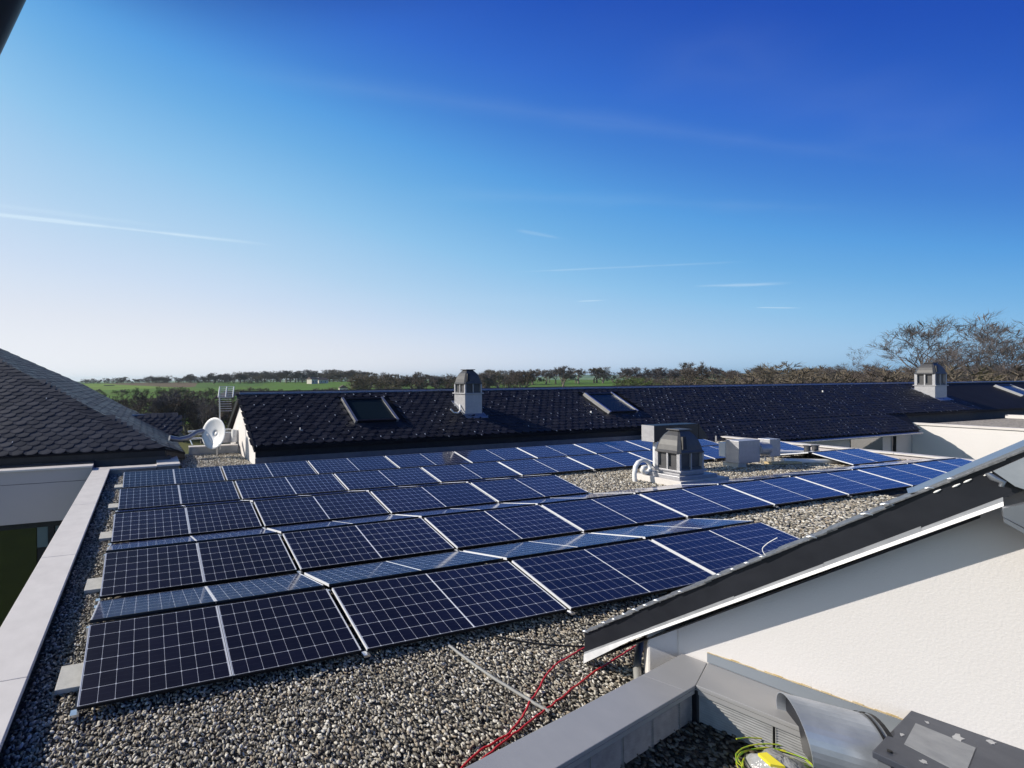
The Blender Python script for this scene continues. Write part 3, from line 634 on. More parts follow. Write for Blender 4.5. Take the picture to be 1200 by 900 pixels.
# eave fascia and dark wall under it
ch(MB().box(-14, .70, 15.86, 15.9, .44, .665), 'fascia', M['anthracite'], lh)
ch(MB().prism([(.72, 15.88, .40), (1.5, 17.2, .02), (1.5, 17.2, .24), (.72, 15.88, .655)], (.03, -.0, 0)), 'fascia', M['anthracite'], lh)
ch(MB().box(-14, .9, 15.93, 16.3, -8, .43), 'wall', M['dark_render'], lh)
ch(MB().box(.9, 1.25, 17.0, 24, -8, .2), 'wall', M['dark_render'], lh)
# small lower ridge behind, zinc capped
sr = empty('small_slate_gable', (0, 23, -8), 'small slate roof with a zinc ridge tucked behind the big hipped roof', 'roof')
a0, a1 = Vector((-.55, 22.6, 1.40)), Vector((1.02, 22.6, 1.33))
ch(MB().prism([tuple(a0), tuple(a1), (1.45, 21.5, .42), (-.4, 21.5, .50)], (0, 0, -.06)).prism([tuple(a1), (2.2, 24.5, .0), (1.9, 21.5, .1), (1.45, 21.5, .42)], (0, 0, -.05)), 'roof', M['slate_plain'], sr)
slate_part(sr, slates(Vector((-.3, 21.45, .47)), (1, 0, 0), Vector((0, 1.1, .95)), 1.75, 1.3, .36, .2, lambda u, s: True, 21, hooks=.02))
ch(MB().tube([a0+Vector((-.1, 0, .03)), a1+Vector((.08, 0, .03))], .07, 8), 'ridge_cap', M['zinc'], sr)
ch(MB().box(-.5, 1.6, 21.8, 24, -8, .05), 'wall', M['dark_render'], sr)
# courtyard facade
cf = empty('courtyard_wing', (-8, 15.2, -8), 'grey rendered courtyard wing with dark ribbon windows below the left roof', 'building')
ch(MB().box(-14, -1.72, 15.1, 15.5, -1.36, -.10).box(-14, -1.72, 15.1, 15.5, -.085, .33), 'wall', M['stucco_grey'], cf)
ch(MB().box(-14, -1.72, 15.13, 15.5, -.10, -.085), 'shadow_joint', M['rubber'], cf)
ch(MB().box(-14, -1.705, 15.03, 15.42, .333, .385), 'coping', M['coping_white'], cf)
ch(MB().box(-14, -1.72, 15.6, 15.9, -.2, .40), 'wall', M['dark_render'], cf)
ch(MB().box(-14, -1.72, 15.22, 15.5, -1.56, -1.362).box(-14, -1.72, 15.22, 15.5, -8, -4.9), 'wall', M['anthracite'], cf)
for x0, x1 in ((-14, -9.6), (-9.5, -6.5), (-6.4, -3.46)):
    wn_ = ch(MB().box(x0, x1, 15.30, 15.36, -4.88, -1.565), 'window', M['glass_dark'], cf)
ch(MB().box(-3.44, -3.12, 15.30, 15.36, -2.25, -1.565), 'window', M['glass_pale'], cf, lab='narrow pale window pane')
ch(MB().box(-3.10, -2.92, 15.22, 15.5, -4.88, -1.565).box(-3.44, -3.12, 15.30, 15.5, -4.88, -2.27), 'window_frame', M['anthracite'], cf)
ch(MB().box(-2.90, -2.3, 15.30, 15.36, -2.25, -1.565), 'window', M['glass_pale'], cf, lab='narrow pale window pane beside the roof edge')
ch(MB().box(-2.9, -1.72, 15.30, 15.5, -4.88, -2.27), 'window_frame', M['anthracite'], cf)
# courtyard ground, coloured green to tint the reflections in the wing's windows
o = MB().box(-40, -1.7, -12, 15.2, -7.9, -7.6).build('courtyard_ground', M['leaf']); tag(o, kind='structure')

# ------------------------------------------------------------------ gable wall on the right, close to the viewer
gb = empty('gabled_wing', (5.4, 2, -8), 'nearby wing with a cream rendered gable wall and dark sloping verge at the lower right', 'building')
WD = Vector((.32464, -.94584, 0)); WN = Vector((-.94584, -.32464, 0)); WP = Vector((5.128, 2.708, .5))
def wp(t, z, off=0): q = WP+WD*t+WN*off; return (q.x, q.y, z)
# wall: t runs towards the viewer's right
ch(MB().prism([wp(-.20, -1), wp(-.20, .92), wp(1.35, 2.42), wp(3.2, 4.15), wp(3.2, -1)], tuple(-WN*.3)), 'wall', M['stucco'], gb)
ch(MB().prism([(4.884, 3.05, -.3), (4.884, 3.05, .70), (5.085, 2.89, .86), (5.085, 2.89, -.3)], tuple(-WN*.2+WD*-.08)), 'wall', M['stucco'], gb, bevel=.02, lab='short return of cream wall under the low end of the verge')
OFF = .155
def wq(t, z, off=OFF): return wp(t, z, off)
# verge fascia, measured along the wall
def tz(x, y): return (Vector((x, y, 0))-Vector((WP.x, WP.y, 0))).dot(WD)
fb0, fb1 = (tz(4.638, 3.52), .163), (tz(5.364, 1.405), 2.326)
ft0, ft1 = (tz(4.638, 3.518), .371), (tz(5.409, 1.273), 2.715)
def lerp(a, b, f): return (a[0]+(b[0]-a[0])*f, a[1]+(b[1]-a[1])*f)
e1 = lerp(fb0, fb1, 1.9); e2 = lerp(ft0, ft1, 1.75)
ch(MB().prism([wq(*fb0), wq(*e1), wq(*e2), wq(*ft0)], tuple(-WN*.10)), 'fascia', M['anthracite'], gb, lab='dark verge cladding')
# pale stepped trim along the lower edge: lapped lengths
tr = MB(); nst = 17
sl_ = (fb1[1]-fb0[1])/(fb1[0]-fb0[0])
tE = fb1[0]+.075
def zf(t): return fb0[1]+(t-fb0[0])*sl_
tt = [fb0[0]+(tE-fb0[0])*i/40 for i in range(41)]
lowz = lambda t: -.046-.07*max(0, 1-(t-fb0[0])/.42)
for i in range(40):
    t0, t1 = tt[i], tt[i+1]
    tr.prism([wq(t0, zf(t0)+lowz(t0), OFF+.030), wq(t1, zf(t1)+lowz(t1), OFF+.030), wq(t1, zf(t1)-.020, OFF+.020), wq(t0, zf(t0)-.020, OFF+.020)], tuple(-WN*.03))
ch(tr, 'drip_edge', M['white_trim'], gb, lab='bright pale strip along the lower edge of the verge')
tr = MB()
for t0, t1, h in ((fb0[0], fb0[0]+.55, .004), (fb0[0]+.551, fb0[0]+1.12, .010), (fb0[0]+1.121, fb0[0]+1.60, .006), (fb0[0]+1.601, fb0[0]+2.02, .016), (fb0[0]+2.021, tE, .008)):
    tr.prism([wq(t0, zf(t0)-.022, OFF+.014), wq(t1, zf(t1)-.022, OFF+.014), wq(t1, zf(t1)+h, OFF+.008), wq(t0, zf(t0)+h-.004, OFF+.008)], tuple(-WN*.012))
ch(tr, 'flashing_strip', M['trim_grey'], gb, lab='lapped grey flashing above the bright lower strip')
tr2 = MB(); tr2.prism([wq(fb0[0], fb0[1]-.115, OFF-.002), wq(fb1[0], fb1[1]-.057, OFF-.002), wq(fb1[0], fb1[1]-.08, OFF-.01), wq(fb0[0], fb0[1]-.125, OFF-.01)], tuple(-WN*.15))
ch(tr2, 'soffit', M['anthracite'], gb)
# slate ends and silver hooks along the upper edge
sv = MB(); hk = MB(); stp = .085; nn_ = int((ft1[0]-ft0[0])/stp)
sl2 = (ft1[1]-ft0[1])/(ft1[0]-ft0[0]); g2 = random.Random(31)
for i in range(nn_):
    t0 = ft0[0]+i*stp; z0 = ft0[1]+(t0-ft0[0])*sl2; ln = stp*g2.uniform(1.5, 2.4); h = .004+g2.uniform(0, .012)
    a = wq(t0, z0+h, OFF+.02+g2.uniform(-.01, .012)); b_ = wq(t0+ln, z0+ln*sl2+h-.012, OFF+.015)
    sv.prism([a, b_, (b_[0], b_[1], b_[2]+.011), (a[0], a[1], a[2]+.011)], tuple(-WN*.16))
    if i % 3 == 0 or g2.random() < .35:
        c = Vector(wq(t0+.01, z0+h+.016, OFF+.01)); r_ = g2.uniform(.011, .02)
        sv.tube([c-WD*r_*1.4, c+Vector((0, 0, r_*.7)), c+WD*r_*1.6+Vector((0, 0, .01))], [r_*.5, r_, r_*.4], 6, mi=1)
ch(sv, 'slate_ends', [M['slate_edge'], M['zinc_bright']], gb)
# zinc capping where the verge meets the upper roof
c0, c1 = (tz(5.335, 1.644), 2.375), (tz(5.458, 1.285), 2.75)
z1_, z2_ = lerp(c0, c1, 2.4), (tz(5.376, 1.522), 2.45)
z3_ = (z1_[0], z1_[1]-.13)
ch(MB().prism([wq(c0[0]-.03, c0[1]-.02, .15), wq(c0[0]+.05, c0[1]+.015, .15), wq(*z2_, .15), wq(*z3_, .15), wq(*z1_, .15), wq(*c0, .15)], tuple(-WN*.24)), 'ridge_flashing', M['zinc'], gb, lab='grey zinc capping at the upper end of the verge')
sp_ = MB()
for i, (tt, dz) in enumerate(((.05, .03), (.12, .045), (.16, .045), (.23, .055), (.30, .06), (.42, .07))):
    f_ = lerp(c0, c1, tt/.38); c = Vector(wq(f_[0]+.03, f_[1]-dz+.0, .158)); sp_.tube([c-WD*.012-Vector((0,0,.012)), c, c+WD*.016+Vector((0,0,.018))], [.003, .007, .003], 6)
ch(sp_, 'mortar_spots', M['white_plastic'], gb)
b0 = (tz(5.425, 1.382), 2.575)
ch(MB().prism([wq(b0[0], b0[1], .192), wq(tz(5.447, 1.316), 2.49, .192), wq(b0[0]+.25, b0[1]-.17, .192), wq(b0[0]+.9, b0[1]+.3, .192), wq(b0[0]+.9, b0[1]+.85, .192), wq(b0[0]+.1, b0[1]+.105, .192)], tuple(-WN*.02)), 'blue_flashing', M['galv'], gb, lab='blue tinged curved metal sheet below the capping')
kn = MB(); kc = Vector(wq(b0[0]-.02, b0[1]-.045, .20))
kn.tube([kc+Vector((0, 0, .03)), kc+WD*.02, kc+WD*.05+Vector((0, 0, -.02)), kc+WD*.045+Vector((0, 0, -.05))], [.012, .018, .014, .01], 8)
ch(kn, 'bracket', M['zinc'], gb)
g0_ = (tz(5.434, 1.356), 2.345)
ch(MB().prism([wq(g0_[0], g0_[1], .24), wq(g0_[0]+.9, g0_[1]+.62, .24), wq(g0_[0]+.9, g0_[1]-.75, .24), wq(g0_[0]+.0, g0_[1]-.055, .24)], tuple(-WN*.06)).prism([wq(g0_[0]+.0, g0_[1]-.057, .27), wq(g0_[0]+.9, g0_[1]-.80, .27), wq(g0_[0]+.9, g0_[1]-.86, .27), wq(g0_[0]+.0, g0_[1]-.085, .27)], tuple(-WN*.05)), 'cheek_cladding', M['zinc'], gb, lab='grey green zinc cheek right of the verge')
# roof slope behind the verge, rising towards the viewer (its top side faces away)
t0_ = Vector(wq(*ft0)); t1_ = Vector(wq(*e2))
ch(MB().prism([t0_+Vector((.06, 0, -.05)), t1_+Vector((.06, 0, -.05)), t1_+Vector((5, 0, -.05)), t0_+Vector((5, .0, -.05))], (0, 0, -.1)), 'roof', M['slate_plain'], gb)
# upstand and coping along the wall, coping running out to the lower left
qd = Vector((.35608, -.93446, 0))
ua, ub = Vector((5.128, 2.708, 0)), Vector((5.128, 2.708, 0))+WD*3
off = WN*.012
ch(MB().prism([tuple(ua+off+Vector((0, 0, .505))), tuple(ua+off+Vector((0, 0, .59))), tuple(ub+off+Vector((0, 0, .69))), tuple(ub+off+Vector((0, 0, .505)))], tuple(-WN*.01)), 'upstand', M['upstand_blue'], gb, lab='smooth grey metal upstand at the foot of the gable wall')
mo = MB(); ga = random.Random(4)
lp = [0+3*i/60 for i in range(61)]
for i in range(60):
    h0 = .592+.1*lp[i]/3+ga.uniform(-.002, .002); h1 = h0+ga.uniform(.006, .017)
    a = ua+WD*lp[i]+WN*.004; b_ = ua+WD*lp[i+1]+WN*.004
    mo.prism([(a.x, a.y, h0), (b_.x, b_.y, h0+.002), (b_.x, b_.y, h1), (a.x, a.y, h1)], tuple(-WN*.01))
ch(mo, 'sealant', M['mortar'], gb)
# coping: p arm (towards lower left) and q arm (towards lower right)
pL0, pL1 = Vector((-1.2, 1.977, 0)), Vector((4.56, 2.788, 0)); pR1 = Vector((4.644, 2.535, 0)); pdir = (pL1-pL0).normalized(); pR0 = pR1-pdir*5.8
rw = empty('terrace_parapet', (4, 2.4, 0), 'low grey zinc capped parapet round the sunken terrace in the foreground', 'parapet')
def seg(A, B, C_, D_, z0, z1): return [(q.x, q.y, z1) for q in (A, B, C_, D_)], (0, 0, z0-z1)
cop = MB()
J0, J1 = pL1-pdir*.22, pR1-pdir*.16
cop.prism(*seg(pL0, J0-pdir*.002, J1-pdir*.002, pR0, .468, .5))
qe = pR1+qd*2.6; W1 = Vector((5.128, 2.708, 0)); we = W1+WD*2.6
S0 = Vector((5.05, 2.905, 0))
cop.prism(*seg(J0, Vector((4.58, 2.79, 0)), S0, W1, .468, .501)) if False else None
cop.prism([(q.x, q.y, .5) for q in (J0, pL1, Vector((5.055, 2.86, 0)), W1+WN*.014, pR1+qd*.0, J1)], (0, 0, -.032))
cop.prism([(q.x, q.y, .504) for q in (pR1+qd*.004, W1+WN*.014+WD*.004, we+WN*.014, qe)], (0, 0, -.036))
co_ = ch(cop, 'coping', M['coping_grey'], rw, bevel=.004)
# rolled edge and drip under the coping, louvred faces below
rl = MB(); rl.prism([tuple(pR0+Vector((0, 0, .466))), tuple(pR1+Vector((0, 0, .466))), tuple(pR1+Vector((0, 0, .43))), tuple(pR0+Vector((0, 0, .43)))], (-.0, .012, 0))
rl.prism([tuple(pR1+Vector((0, 0, .466))), tuple(qe+Vector((0, 0, .466))), tuple(qe+Vector((0, 0, .425))), tuple(pR1+Vector((0, 0, .425)))], (.012, 0, 0))
ch(rl, 'drip_edge', M['coping_grey'], rw)
core = MB(); pn = Vector((-pdir.y, pdir.x, 0)); qn = Vector((-qd.y, qd.x, 0))
core.prism([tuple(pR0+pn*.05+Vector((0, 0, .43))), tuple(pR1+pn*.05+Vector((0, 0, .43))), tuple(pR1+pn*.05+Vector((0, 0, -.3))), tuple(pR0+pn*.05+Vector((0, 0, -.3)))], tuple(pn*.15))
core.prism([tuple(pR1+qn*.05+Vector((0, 0, .43))), tuple(qe+qn*.05+Vector((0, 0, .43))), tuple(qe+qn*.05+Vector((0, 0, -.3))), tuple(pR1+qn*.05+Vector((0, 0, -.3)))], tuple(qn*.2))
core.prism([tuple(pR1+pn*.04-pdir*.03+Vector((0, 0, .43))), tuple(pR1+pn*.04+qn*.12+Vector((0, 0, .43))), tuple(pR1+pn*.04+qn*.12+Vector((0, 0, -.3))), tuple(pR1+pn*.04-pdir*.03+Vector((0, 0, -.3)))], tuple(pn*.1))
core.box(4.63, 4.80, 2.52, 2.68, -.3, .46)
ch(core, 'wall', M['anthracite'], rw)
for base, d_, n_, L_ in ((pR0, pdir, pn, 5.8), (pR1, qd, qn, 2.6)):
    k = 0; a = 0.02
    if base is pR0: a = .05
    while a < L_-.05:
        b_ = min(a+.42, L_-.03); lv = MB()
        for j in range(11):
            z = .415-j*.021; A = base+d_*a+n_*.02; B = base+d_*(b_-.012)+n_*.02
            lv.prism([tuple(A+Vector((0, 0, z))), tuple(B+Vector((0, 0, z))), tuple(B-n_*.012+Vector((0, 0, z-(.0125 if base is pR1 else .0055)))), tuple(A-n_*.012+Vector((0, 0, z-(.0125 if base is pR1 else .0055))))], tuple(n_*.006))
        for q in (a, b_-.014): lv.prism([tuple(base+d_*q+n_*.03+Vector((0, 0, .42))), tuple(base+d_*(q+.006)+n_*.03+Vector((0, 0, .42))), tuple(base+d_*(q+.006)+n_*.03+Vector((0, 0, .18))), tuple(base+d_*q+n_*.03+Vector((0, 0, .18)))], tuple(-n_*.02))
        ch(lv, 'louvre_panel', M['louvre'], rw); a = b_+.004
# gravel of the sunken terrace, its shade put into a darkened pebble copy
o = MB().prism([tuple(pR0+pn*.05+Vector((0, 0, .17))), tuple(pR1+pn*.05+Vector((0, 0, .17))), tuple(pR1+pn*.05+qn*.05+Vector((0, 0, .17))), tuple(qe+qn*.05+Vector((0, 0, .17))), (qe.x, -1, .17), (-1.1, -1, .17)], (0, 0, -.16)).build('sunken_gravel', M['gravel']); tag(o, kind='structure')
pbs = pebbles('pebbles', [(3.4, 5.2, 1.5, 2.55)], .036, .012, .027, seed=8, mt='pebble_shaded')
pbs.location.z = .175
# --- bag and cable coil
bx, by = 4.60, 1.99
bag = MB(); gg = random.Random(5); rings = []
for i in range(7):
    f_ = i/6; r_ = [.15, .17, .165, .14, .10, .05, .012][i]; z = [.175, .20, .24, .285, .315, .335, .34][i]
    rings.append([(bx+r_*(1+.18*math.sin(3*a+i)+gg.uniform(-.08, .08))*math.cos(a)*1.25, by+r_*(1+.15*math.cos(4*a-i))*math.sin(a), z+gg.uniform(-.008, .008)) for a in [2*math.pi*k/20 for k in range(20)]])
bag.loft(rings, smooth=True); o = bag.build('plastic_bag', M['foil'], loc=(0, 0, 0)); tag(o, 'crumpled clear plastic bag lying beside the yellow cable coil', 'bag')
yw = MB(); yw.prism([(bx-.15, by+.0, .335), (bx-.09, by-.05, .345), (bx-.06, by+.06, .35), (bx-.12, by+.08, .34)], (0, 0, -.02)); o = yw.build('wrapper', M['yellow_tape'], loc=(0, 0, 0)); tag(o, 'yellow wrapper lying on the clear plastic bag', 'wrapper')
cc = MB()
for j in range(7):
    r0 = .20+.018*j*gg.uniform(.6, 1.3); ph = gg.uniform(0, 6); oz = .19+.018*j
    cc.tube([(bx-.03+gg.uniform(-.01, .01)+r0*1.15*math.cos(a+ph), by+.01+r0*.72*math.sin(a+ph), oz+.02*math.sin(2*a+ph)) for a in [2*math.pi*k/26 for k in range(27 if j < 5 else 18)]], .0045, 6)
o = cc.build('cable_coil', M['yellow'], loc=(0, 0, 0)); tag(o, 'coil of yellow and green wire on the shaded terrace gravel', 'cable')
# --- ventilation box with duct at the lower right corner
TZ = .72
vx = empty('ventilation_unit', (5.2, 1.5, .17), 'scuffed grey metal ventilation box with a cut round duct in the lower right corner', 'ventilation unit')
a_, b2 = Vector((4.632, 1.598, 0)), Vector((5.917, 1.773, 0)); pd2 = (b2-a_).normalized(); qd2 = Vector((pd2.y, -pd2.x, 0))
def vb_(t, s, z): q = a_+pd2*t+qd2*s; return (q.x, q.y, z)
Lb = 1.31
ch(MB().prism([vb_(0, 0, TZ), vb_(Lb, 0, TZ), vb_(Lb, .95, TZ), vb_(0, .95, TZ)], (0, 0, -.045)), 'lid', M['lid'], vx, bevel=.005)
ch(MB().prism([vb_(.03, .03, TZ-.047), vb_(Lb-.03, .03, TZ-.047), vb_(Lb-.03, .92, TZ-.047), vb_(.03, .92, TZ-.047)], (0, 0, -.5)), 'housing', M['lid'], vx)
ch(MB().prism([vb_(.0, .02, TZ-.048), vb_(.05, .02, TZ-.048), vb_(.05, .02, TZ-.5), vb_(.0, .02, TZ-.5)], tuple(qd2*.05)), 'corner_post', M['zinc'], vx)
ch(MB().prism([vb_(.28, .07, TZ+.004), vb_(.66, .05, TZ+.004), vb_(.66, .27, TZ+.004), vb_(.22, .29, TZ+.004)], (0, 0, -.003)), 'label_plate', M['trim_grey'], vx, lab='worn silvery sticker patch on the lid')
sf = MB(); gs = random.Random(77)
for t, s_, w1, w2 in ((.52, .10, .05, .02), (.70, .20, .07, .025), (.95, .12, .05, .015), (1.1, .22, .04, .03), (.85, .30, .03, .02), (.16, .16, .03, .015), (1.18, .09, .03, .01), (.75, .08, .02, .012), (.40, .04, .03, .01)):
    pts = []
    for k in range(11):
        an = 2*math.pi*k/11; r_ = gs.uniform(.55, 1.1); pts.append(vb_(t+w1*r_*math.cos(an), s_+w2*r_*math.sin(an), TZ+.0025))
    sf.prism(pts, (0, 0, -.0015))
ch(sf, 'scuff_marks', M['zinc_bright'], vx)
scr = MB()
for t, s in ((.09, .05), (1.22, .05), (.09, .4)): 
    c = Vector(vb_(t, s, TZ)); scr.tube([c, c+Vector((0, 0, .012))], .012, 8)
ch(scr, 'screw', M['rubber'], vx)
# duct: a half-open round pipe cut at a slant, axis along the parapet (q direction reversed)
dr = .25; T0, T1 = Vector((4.749, 2.019, .74)), Vector((5.02, 1.72, .74)); axd = (T0-T1).normalized()
ax0 = T1-Vector((0, 0, dr))-axd*.02; fullL = (T0-ax0).dot(axd); dd = MB(); nseg = 30; side = Vector((-axd.y, axd.x, 0))
ringA, ringB, ringA2, ringB2 = [], [], [], []
for k in range(nseg+1):
    an = math.pi*(-.25+1.5*k/nseg); dv = side*math.cos(an)*-1+Vector((0, 0, 1))*math.sin(an)
    ln = fullL+.01-.03*(1-math.sin(an))
    ringA.append(ax0+dv*dr); ringB.append(ax0+axd*ln+dv*dr); ringA2.append(ax0+dv*(dr-.006)); ringB2.append(ax0+axd*ln+dv*(dr-.006))
for k in range(nseg):
    dd.add([ringA[k], ringA[k+1], ringB[k+1], ringB[k]], [(0, 1, 2, 3)], 0, False)
    dd.add([ringA2[k], ringA2[k+1], ringB2[k+1], ringB2[k]], [(3, 2, 1, 0)], 0, False)
    dd.add([ringB[k], ringB[k+1], ringB2[k+1], ringB2[k]], [(0, 1, 2, 3)], 0, False)
do = ch(dd, 'duct', M['galv'], vx)
cap_ = [q-axd*.05 for q in ringB2]
ch(MB().prism(cap_, tuple(-axd*.01)), 'duct_end', M['anthracite'], vx)
col_ = MB(); 
for s0, s1, rr in ((-.005, .02, dr+.012), (.035, .05, dr+.008)):
    ra = [ax0+axd*s0+(side*math.cos(a)+Vector((0, 0, 1))*math.sin(a))*rr for a in [math.pi*k/20 for k in range(21)]]; rb = [q+axd*(s1-s0) for q in ra]
    for k in range(20): col_.add([ra[k], ra[k+1], rb[k+1], rb[k]], [(0, 1, 2, 3)], 0, True)
ch(col_, 'collar', M['rubber'], vx)

# ------------------------------------------------------------------ roof equipment on the gravel
ev = empty('exhaust_ventilator', (14.79, 8.37, 0), 'large grey domed exhaust ventilator on a pale curb, standing on the gravel', 'ventilator')
MB().box(0, 2.1, 0, 1.2, 0, .2).build('curb', M['coping_white'], ev, bevel=.01)
MB().box(.12, 1.75, .10, 1.05, .202, .31).build('base_plate', M['paint_light'], ev, bevel=.01)
cowl(ev, .30, .20, 1.05, .62, .312, .40, .95, 1.60, M['paint_light'])
# elevated sheet metal duct box behind it
db = empty('duct_box', (17.4, 10.4, 0), 'long shaded rectangular duct on posts behind the large domed ventilator', 'duct')
MB().box(-.35, 1.9, 0, .38, .95, 1.52).build('casing', M['anthracite'], db, bevel=.01)  # casing darkened and end kept pale to paint its shaded and sunlit faces
MB().box(-.362, -.352, .0, .38, .95, 1.52).build('sunlit_end', M['paint_light'], db)
MB().prism([(1.91, 0, 1.52), (2.45, 0, .98), (2.45, 0, .94), (1.91, 0, .95)], (0, .38, 0)).build('outlet_hood', M['anthracite'], db)
MB().tube([(-.02, .18, 0), (-.02, .18, .95)], .06, 10).build('post', M['white_plastic'], db)
MB().tube([(1.75, .18, 0), (1.75, .18, .95)], .06, 10).build('post', M['white_plastic'], db)
wc = MB(); wc.tube([(14.40, 9.3, 0), (14.38, 9.3, .25), (14.43, 9.3, .48), (14.55, 9.3, .61), (14.72, 9.3, .66), (14.92, 9.3, .62), (15.05, 9.3, .50), (15.06, 9.3, .36), (14.95, 9.3, .27), (14.80, 9.3, .26), (14.71, 9.3, .34), (14.76, 9.3, .44), (14.88, 9.3, .45)], .055, 10)
o = wc.build('flexible_pipe', M['white_plastic'], loc=(0, 0, 0)); tag(o, 'curled white flexible pipe beside the large domed ventilator', 'pipe')
fu = empty('fan_unit', (20.0, 9.66, 0), 'pale square fan unit with a round duct, right of the domed ventilator', 'fan unit')
MB().box(.05, .5, .05, .45, 0, .16).build('block', M['concrete'], fu)
MB().box(0, 1.15, 0, .36, .162, .95).build('housing', M['paint_light'], fu, bevel=.01)
MB().box(.0, .5, .362, .54, .34, .84).build('control_box', M['white_plastic'], fu, bevel=.01)
MB().tube([(1.152, .18, .60), (1.75, .18, .60)], .24, 16).build('round_duct', M['paint_light'], fu)
MB().box(1.752, 2.35, .02, .34, .30, .93).build('outlet_box', M['paint_light'], fu, bevel=.01)
for x in (1.82, 2.25): MB().tube([(x, .18, 0), (x, .18, .30)], .03, 8).build('leg', M['alu'], fu)
# flat timber and slabs and white pipes behind the fan unit
for i, (x, y, sx_, sy_, rz, lb) in enumerate(((21.6, 10.3, 1.3, .25, .15, 'pale timber board lying nearest to the fan unit'), (22.3, 9.6, 1.2, .22, -.2, 'pale timber board lying crosswise under the round duct'))):
    o = MB().box(-sx_/2, sx_/2, -sy_/2, sy_/2, 0, .07).build('board', M['mortar'], loc=(x, y, .04)); o.rotation_euler.z = rz; tag(o, lb, 'board', 'boards on the gravel')
for i, (pts_, lb) in enumerate((([(20.6, 12.2, .18), (23.2, 11.3, .16), (26.4, 9.95, .14)], 'thick white pipe lying on the gravel behind the fan unit'), ([(22.6, 9.75, .1), (24.4, 9.0, .1), (25.3, 8.7, .1)], 'shorter white pipe lying in front of the two far right panels'))):
    o = MB().tube(pts_, .085, 10).build('white_pipe', M['white_plastic'], loc=(0, 0, 0)); tag(o, lb, 'pipe')
for i, (x, y) in enumerate(((25.35, 10.25), (25.75, 10.2))):
    o = MB().tube([(0, 0, 0), (0, 0, .42)], .085, 10).tube([(0, 0, .42), (0, 0, .46)], .11, 10).build('vent_pipe', M['paint_dark'], loc=(x, y, 0)); tag(o, f'short dark vent pipe, {("left", "right")[i]} one of a pair beyond the fan unit', 'vent pipe', 'pair of short vent pipes')
# ------------------------------------------------------------------ cables on the near gravel
def cable(name, pts, r, m_, lab, cat='cable', wob=.012):
    P = [Vector(q) for q in pts]; out = []; g = random.Random(len(lab))
    for i in range(len(P)-1):
        p0 = P[max(i-1, 0)]; p1 = P[i]; p2 = P[i+1]; p3 = P[min(i+2, len(P)-1)]
        for k in range(10):
            t = k/10; q = .5*((2*p1)+(p2-p0)*t+(2*p0-5*p1+4*p2-p3)*t*t+(3*p1-p0-3*p2+p3)*t*t*t)
            out.append(q+Vector((g.uniform(-wob, wob), g.uniform(-wob, wob), g.uniform(0, wob*.5))))
    out.append(P[-1]); o = MB().tube(out, r, 6).build(name, m_, loc=(0, 0, 0)); return tag(o, lab, cat)
z_ = .055
cable('cable', [(2.1, 2.72, z_), (2.67, 2.92, z_), (3.15, 3.03, z_), (3.69, 3.29, z_), (4.29, 3.57, z_), (4.95, 3.72, z_)], .0085, M['red'], 'red cable running from the parapet to the low end of the verge, upper of two', wob=.006)
cable('cable', [(2.4, 2.78, z_), (3.0, 2.96, z_), (3.66, 3.13, z_), (4.67, 3.39, z_), (5.62, 3.59, z_)], .0085, M['red'], 'red cable passing under the pale verge trim, lower of two', wob=.006)
cable('conduit', [(3.44, 4.19, z_), (3.50, 3.69, z_), (3.61, 3.25, z_), (3.66, 3.1, z_)], .018, M['grey_pipe'], 'grey conduit lying across the open gravel towards the red cables', 'conduit', wob=.003)
cable('cable', [(4.10, 4.2, z_), (4.47, 3.93, z_), (4.93, 3.74, z_), (5.4, 3.6, z_)], .010, M['rubber'], 'thin black cable from the panels to the end of the verge', wob=.003)
cable('conduit', [(5.7, 3.6, .06), (5.5, 3.50, .16), (5.0, 3.22, .16), (4.72, 3.02, .1), (4.6, 2.9, .05)], .032, M['grey_pipe'], 'bent grey conduit disappearing behind the coping', 'conduit', wob=.0)
cable('cable', [(5.137, 2.26, 1.60), (5.131, 2.331, 1.70), (5.137, 2.313, 1.766), (5.157, 2.255, 1.843)], .003, M['white_plastic'], 'loose white wire sticking up from the verge', wob=.0)

# ------------------------------------------------------------------ dish, aerial, pipework behind the far left corner
sd = empty('satellite_dish', (2.86, 17.5, 0), 'white satellite dish facing left in front of the fields', 'satellite dish')
dm = MB(); rr = .66; dep = .16; rings = []
for i in range(7):
    f_ = i/6; rings.append([(rr*f_*math.cos(a), rr*f_*math.sin(a), dep*f_*f_) for a in [2*math.pi*k/32 for k in range(32)]])
dm.loft(rings[1:], smooth=True, cap=False); dm.add(rings[1], [tuple(range(32))], 0, True)
dish = dm.build('reflector', M['white_plastic'], sd); so = dish.modifiers.new('solid', 'SOLIDIFY'); so.thickness = .015
dn_ = Vector((-.78, -.60, .22)).normalized(); dish.location = (0, 0, .97); dish.rotation_euler = dn_.to_track_quat('Z', 'Y').to_euler()
MB().tube([(.05, .12, 0), (.05, .12, 1.0)], .035, 8).build('mast', M['alu'], sd)
tip = Vector((0, 0, .97))+dn_*.55+Vector((0, 0, -.1))
MB().tube([Vector((0, 0, .35)), tip], .012, 6).build('feed_arm', M['alu'], sd)
MB().tube([tip, tip+Vector((.07, .06, 0))], .035, 8).build('receiver', M['white_plastic'], sd)
an_ = empty('aerial', (3.02, 17.5, 0), 'silver ladder shaped television aerial beside the white gable', 'aerial')
MB().tube([(0, 0, .3), (0, 0, 2.62)], .03, 8).build('mast', M['alu'], an_)
la = MB(); o0 = Vector((-.07, -.1, 2.50)); ux = Vector((.62, 0, 0)); uy = Vector((.16, .55, .42))
for f_ in (0, .5, 1): la.tube([o0+ux*f_, o0+ux*f_+uy], .028, 6)
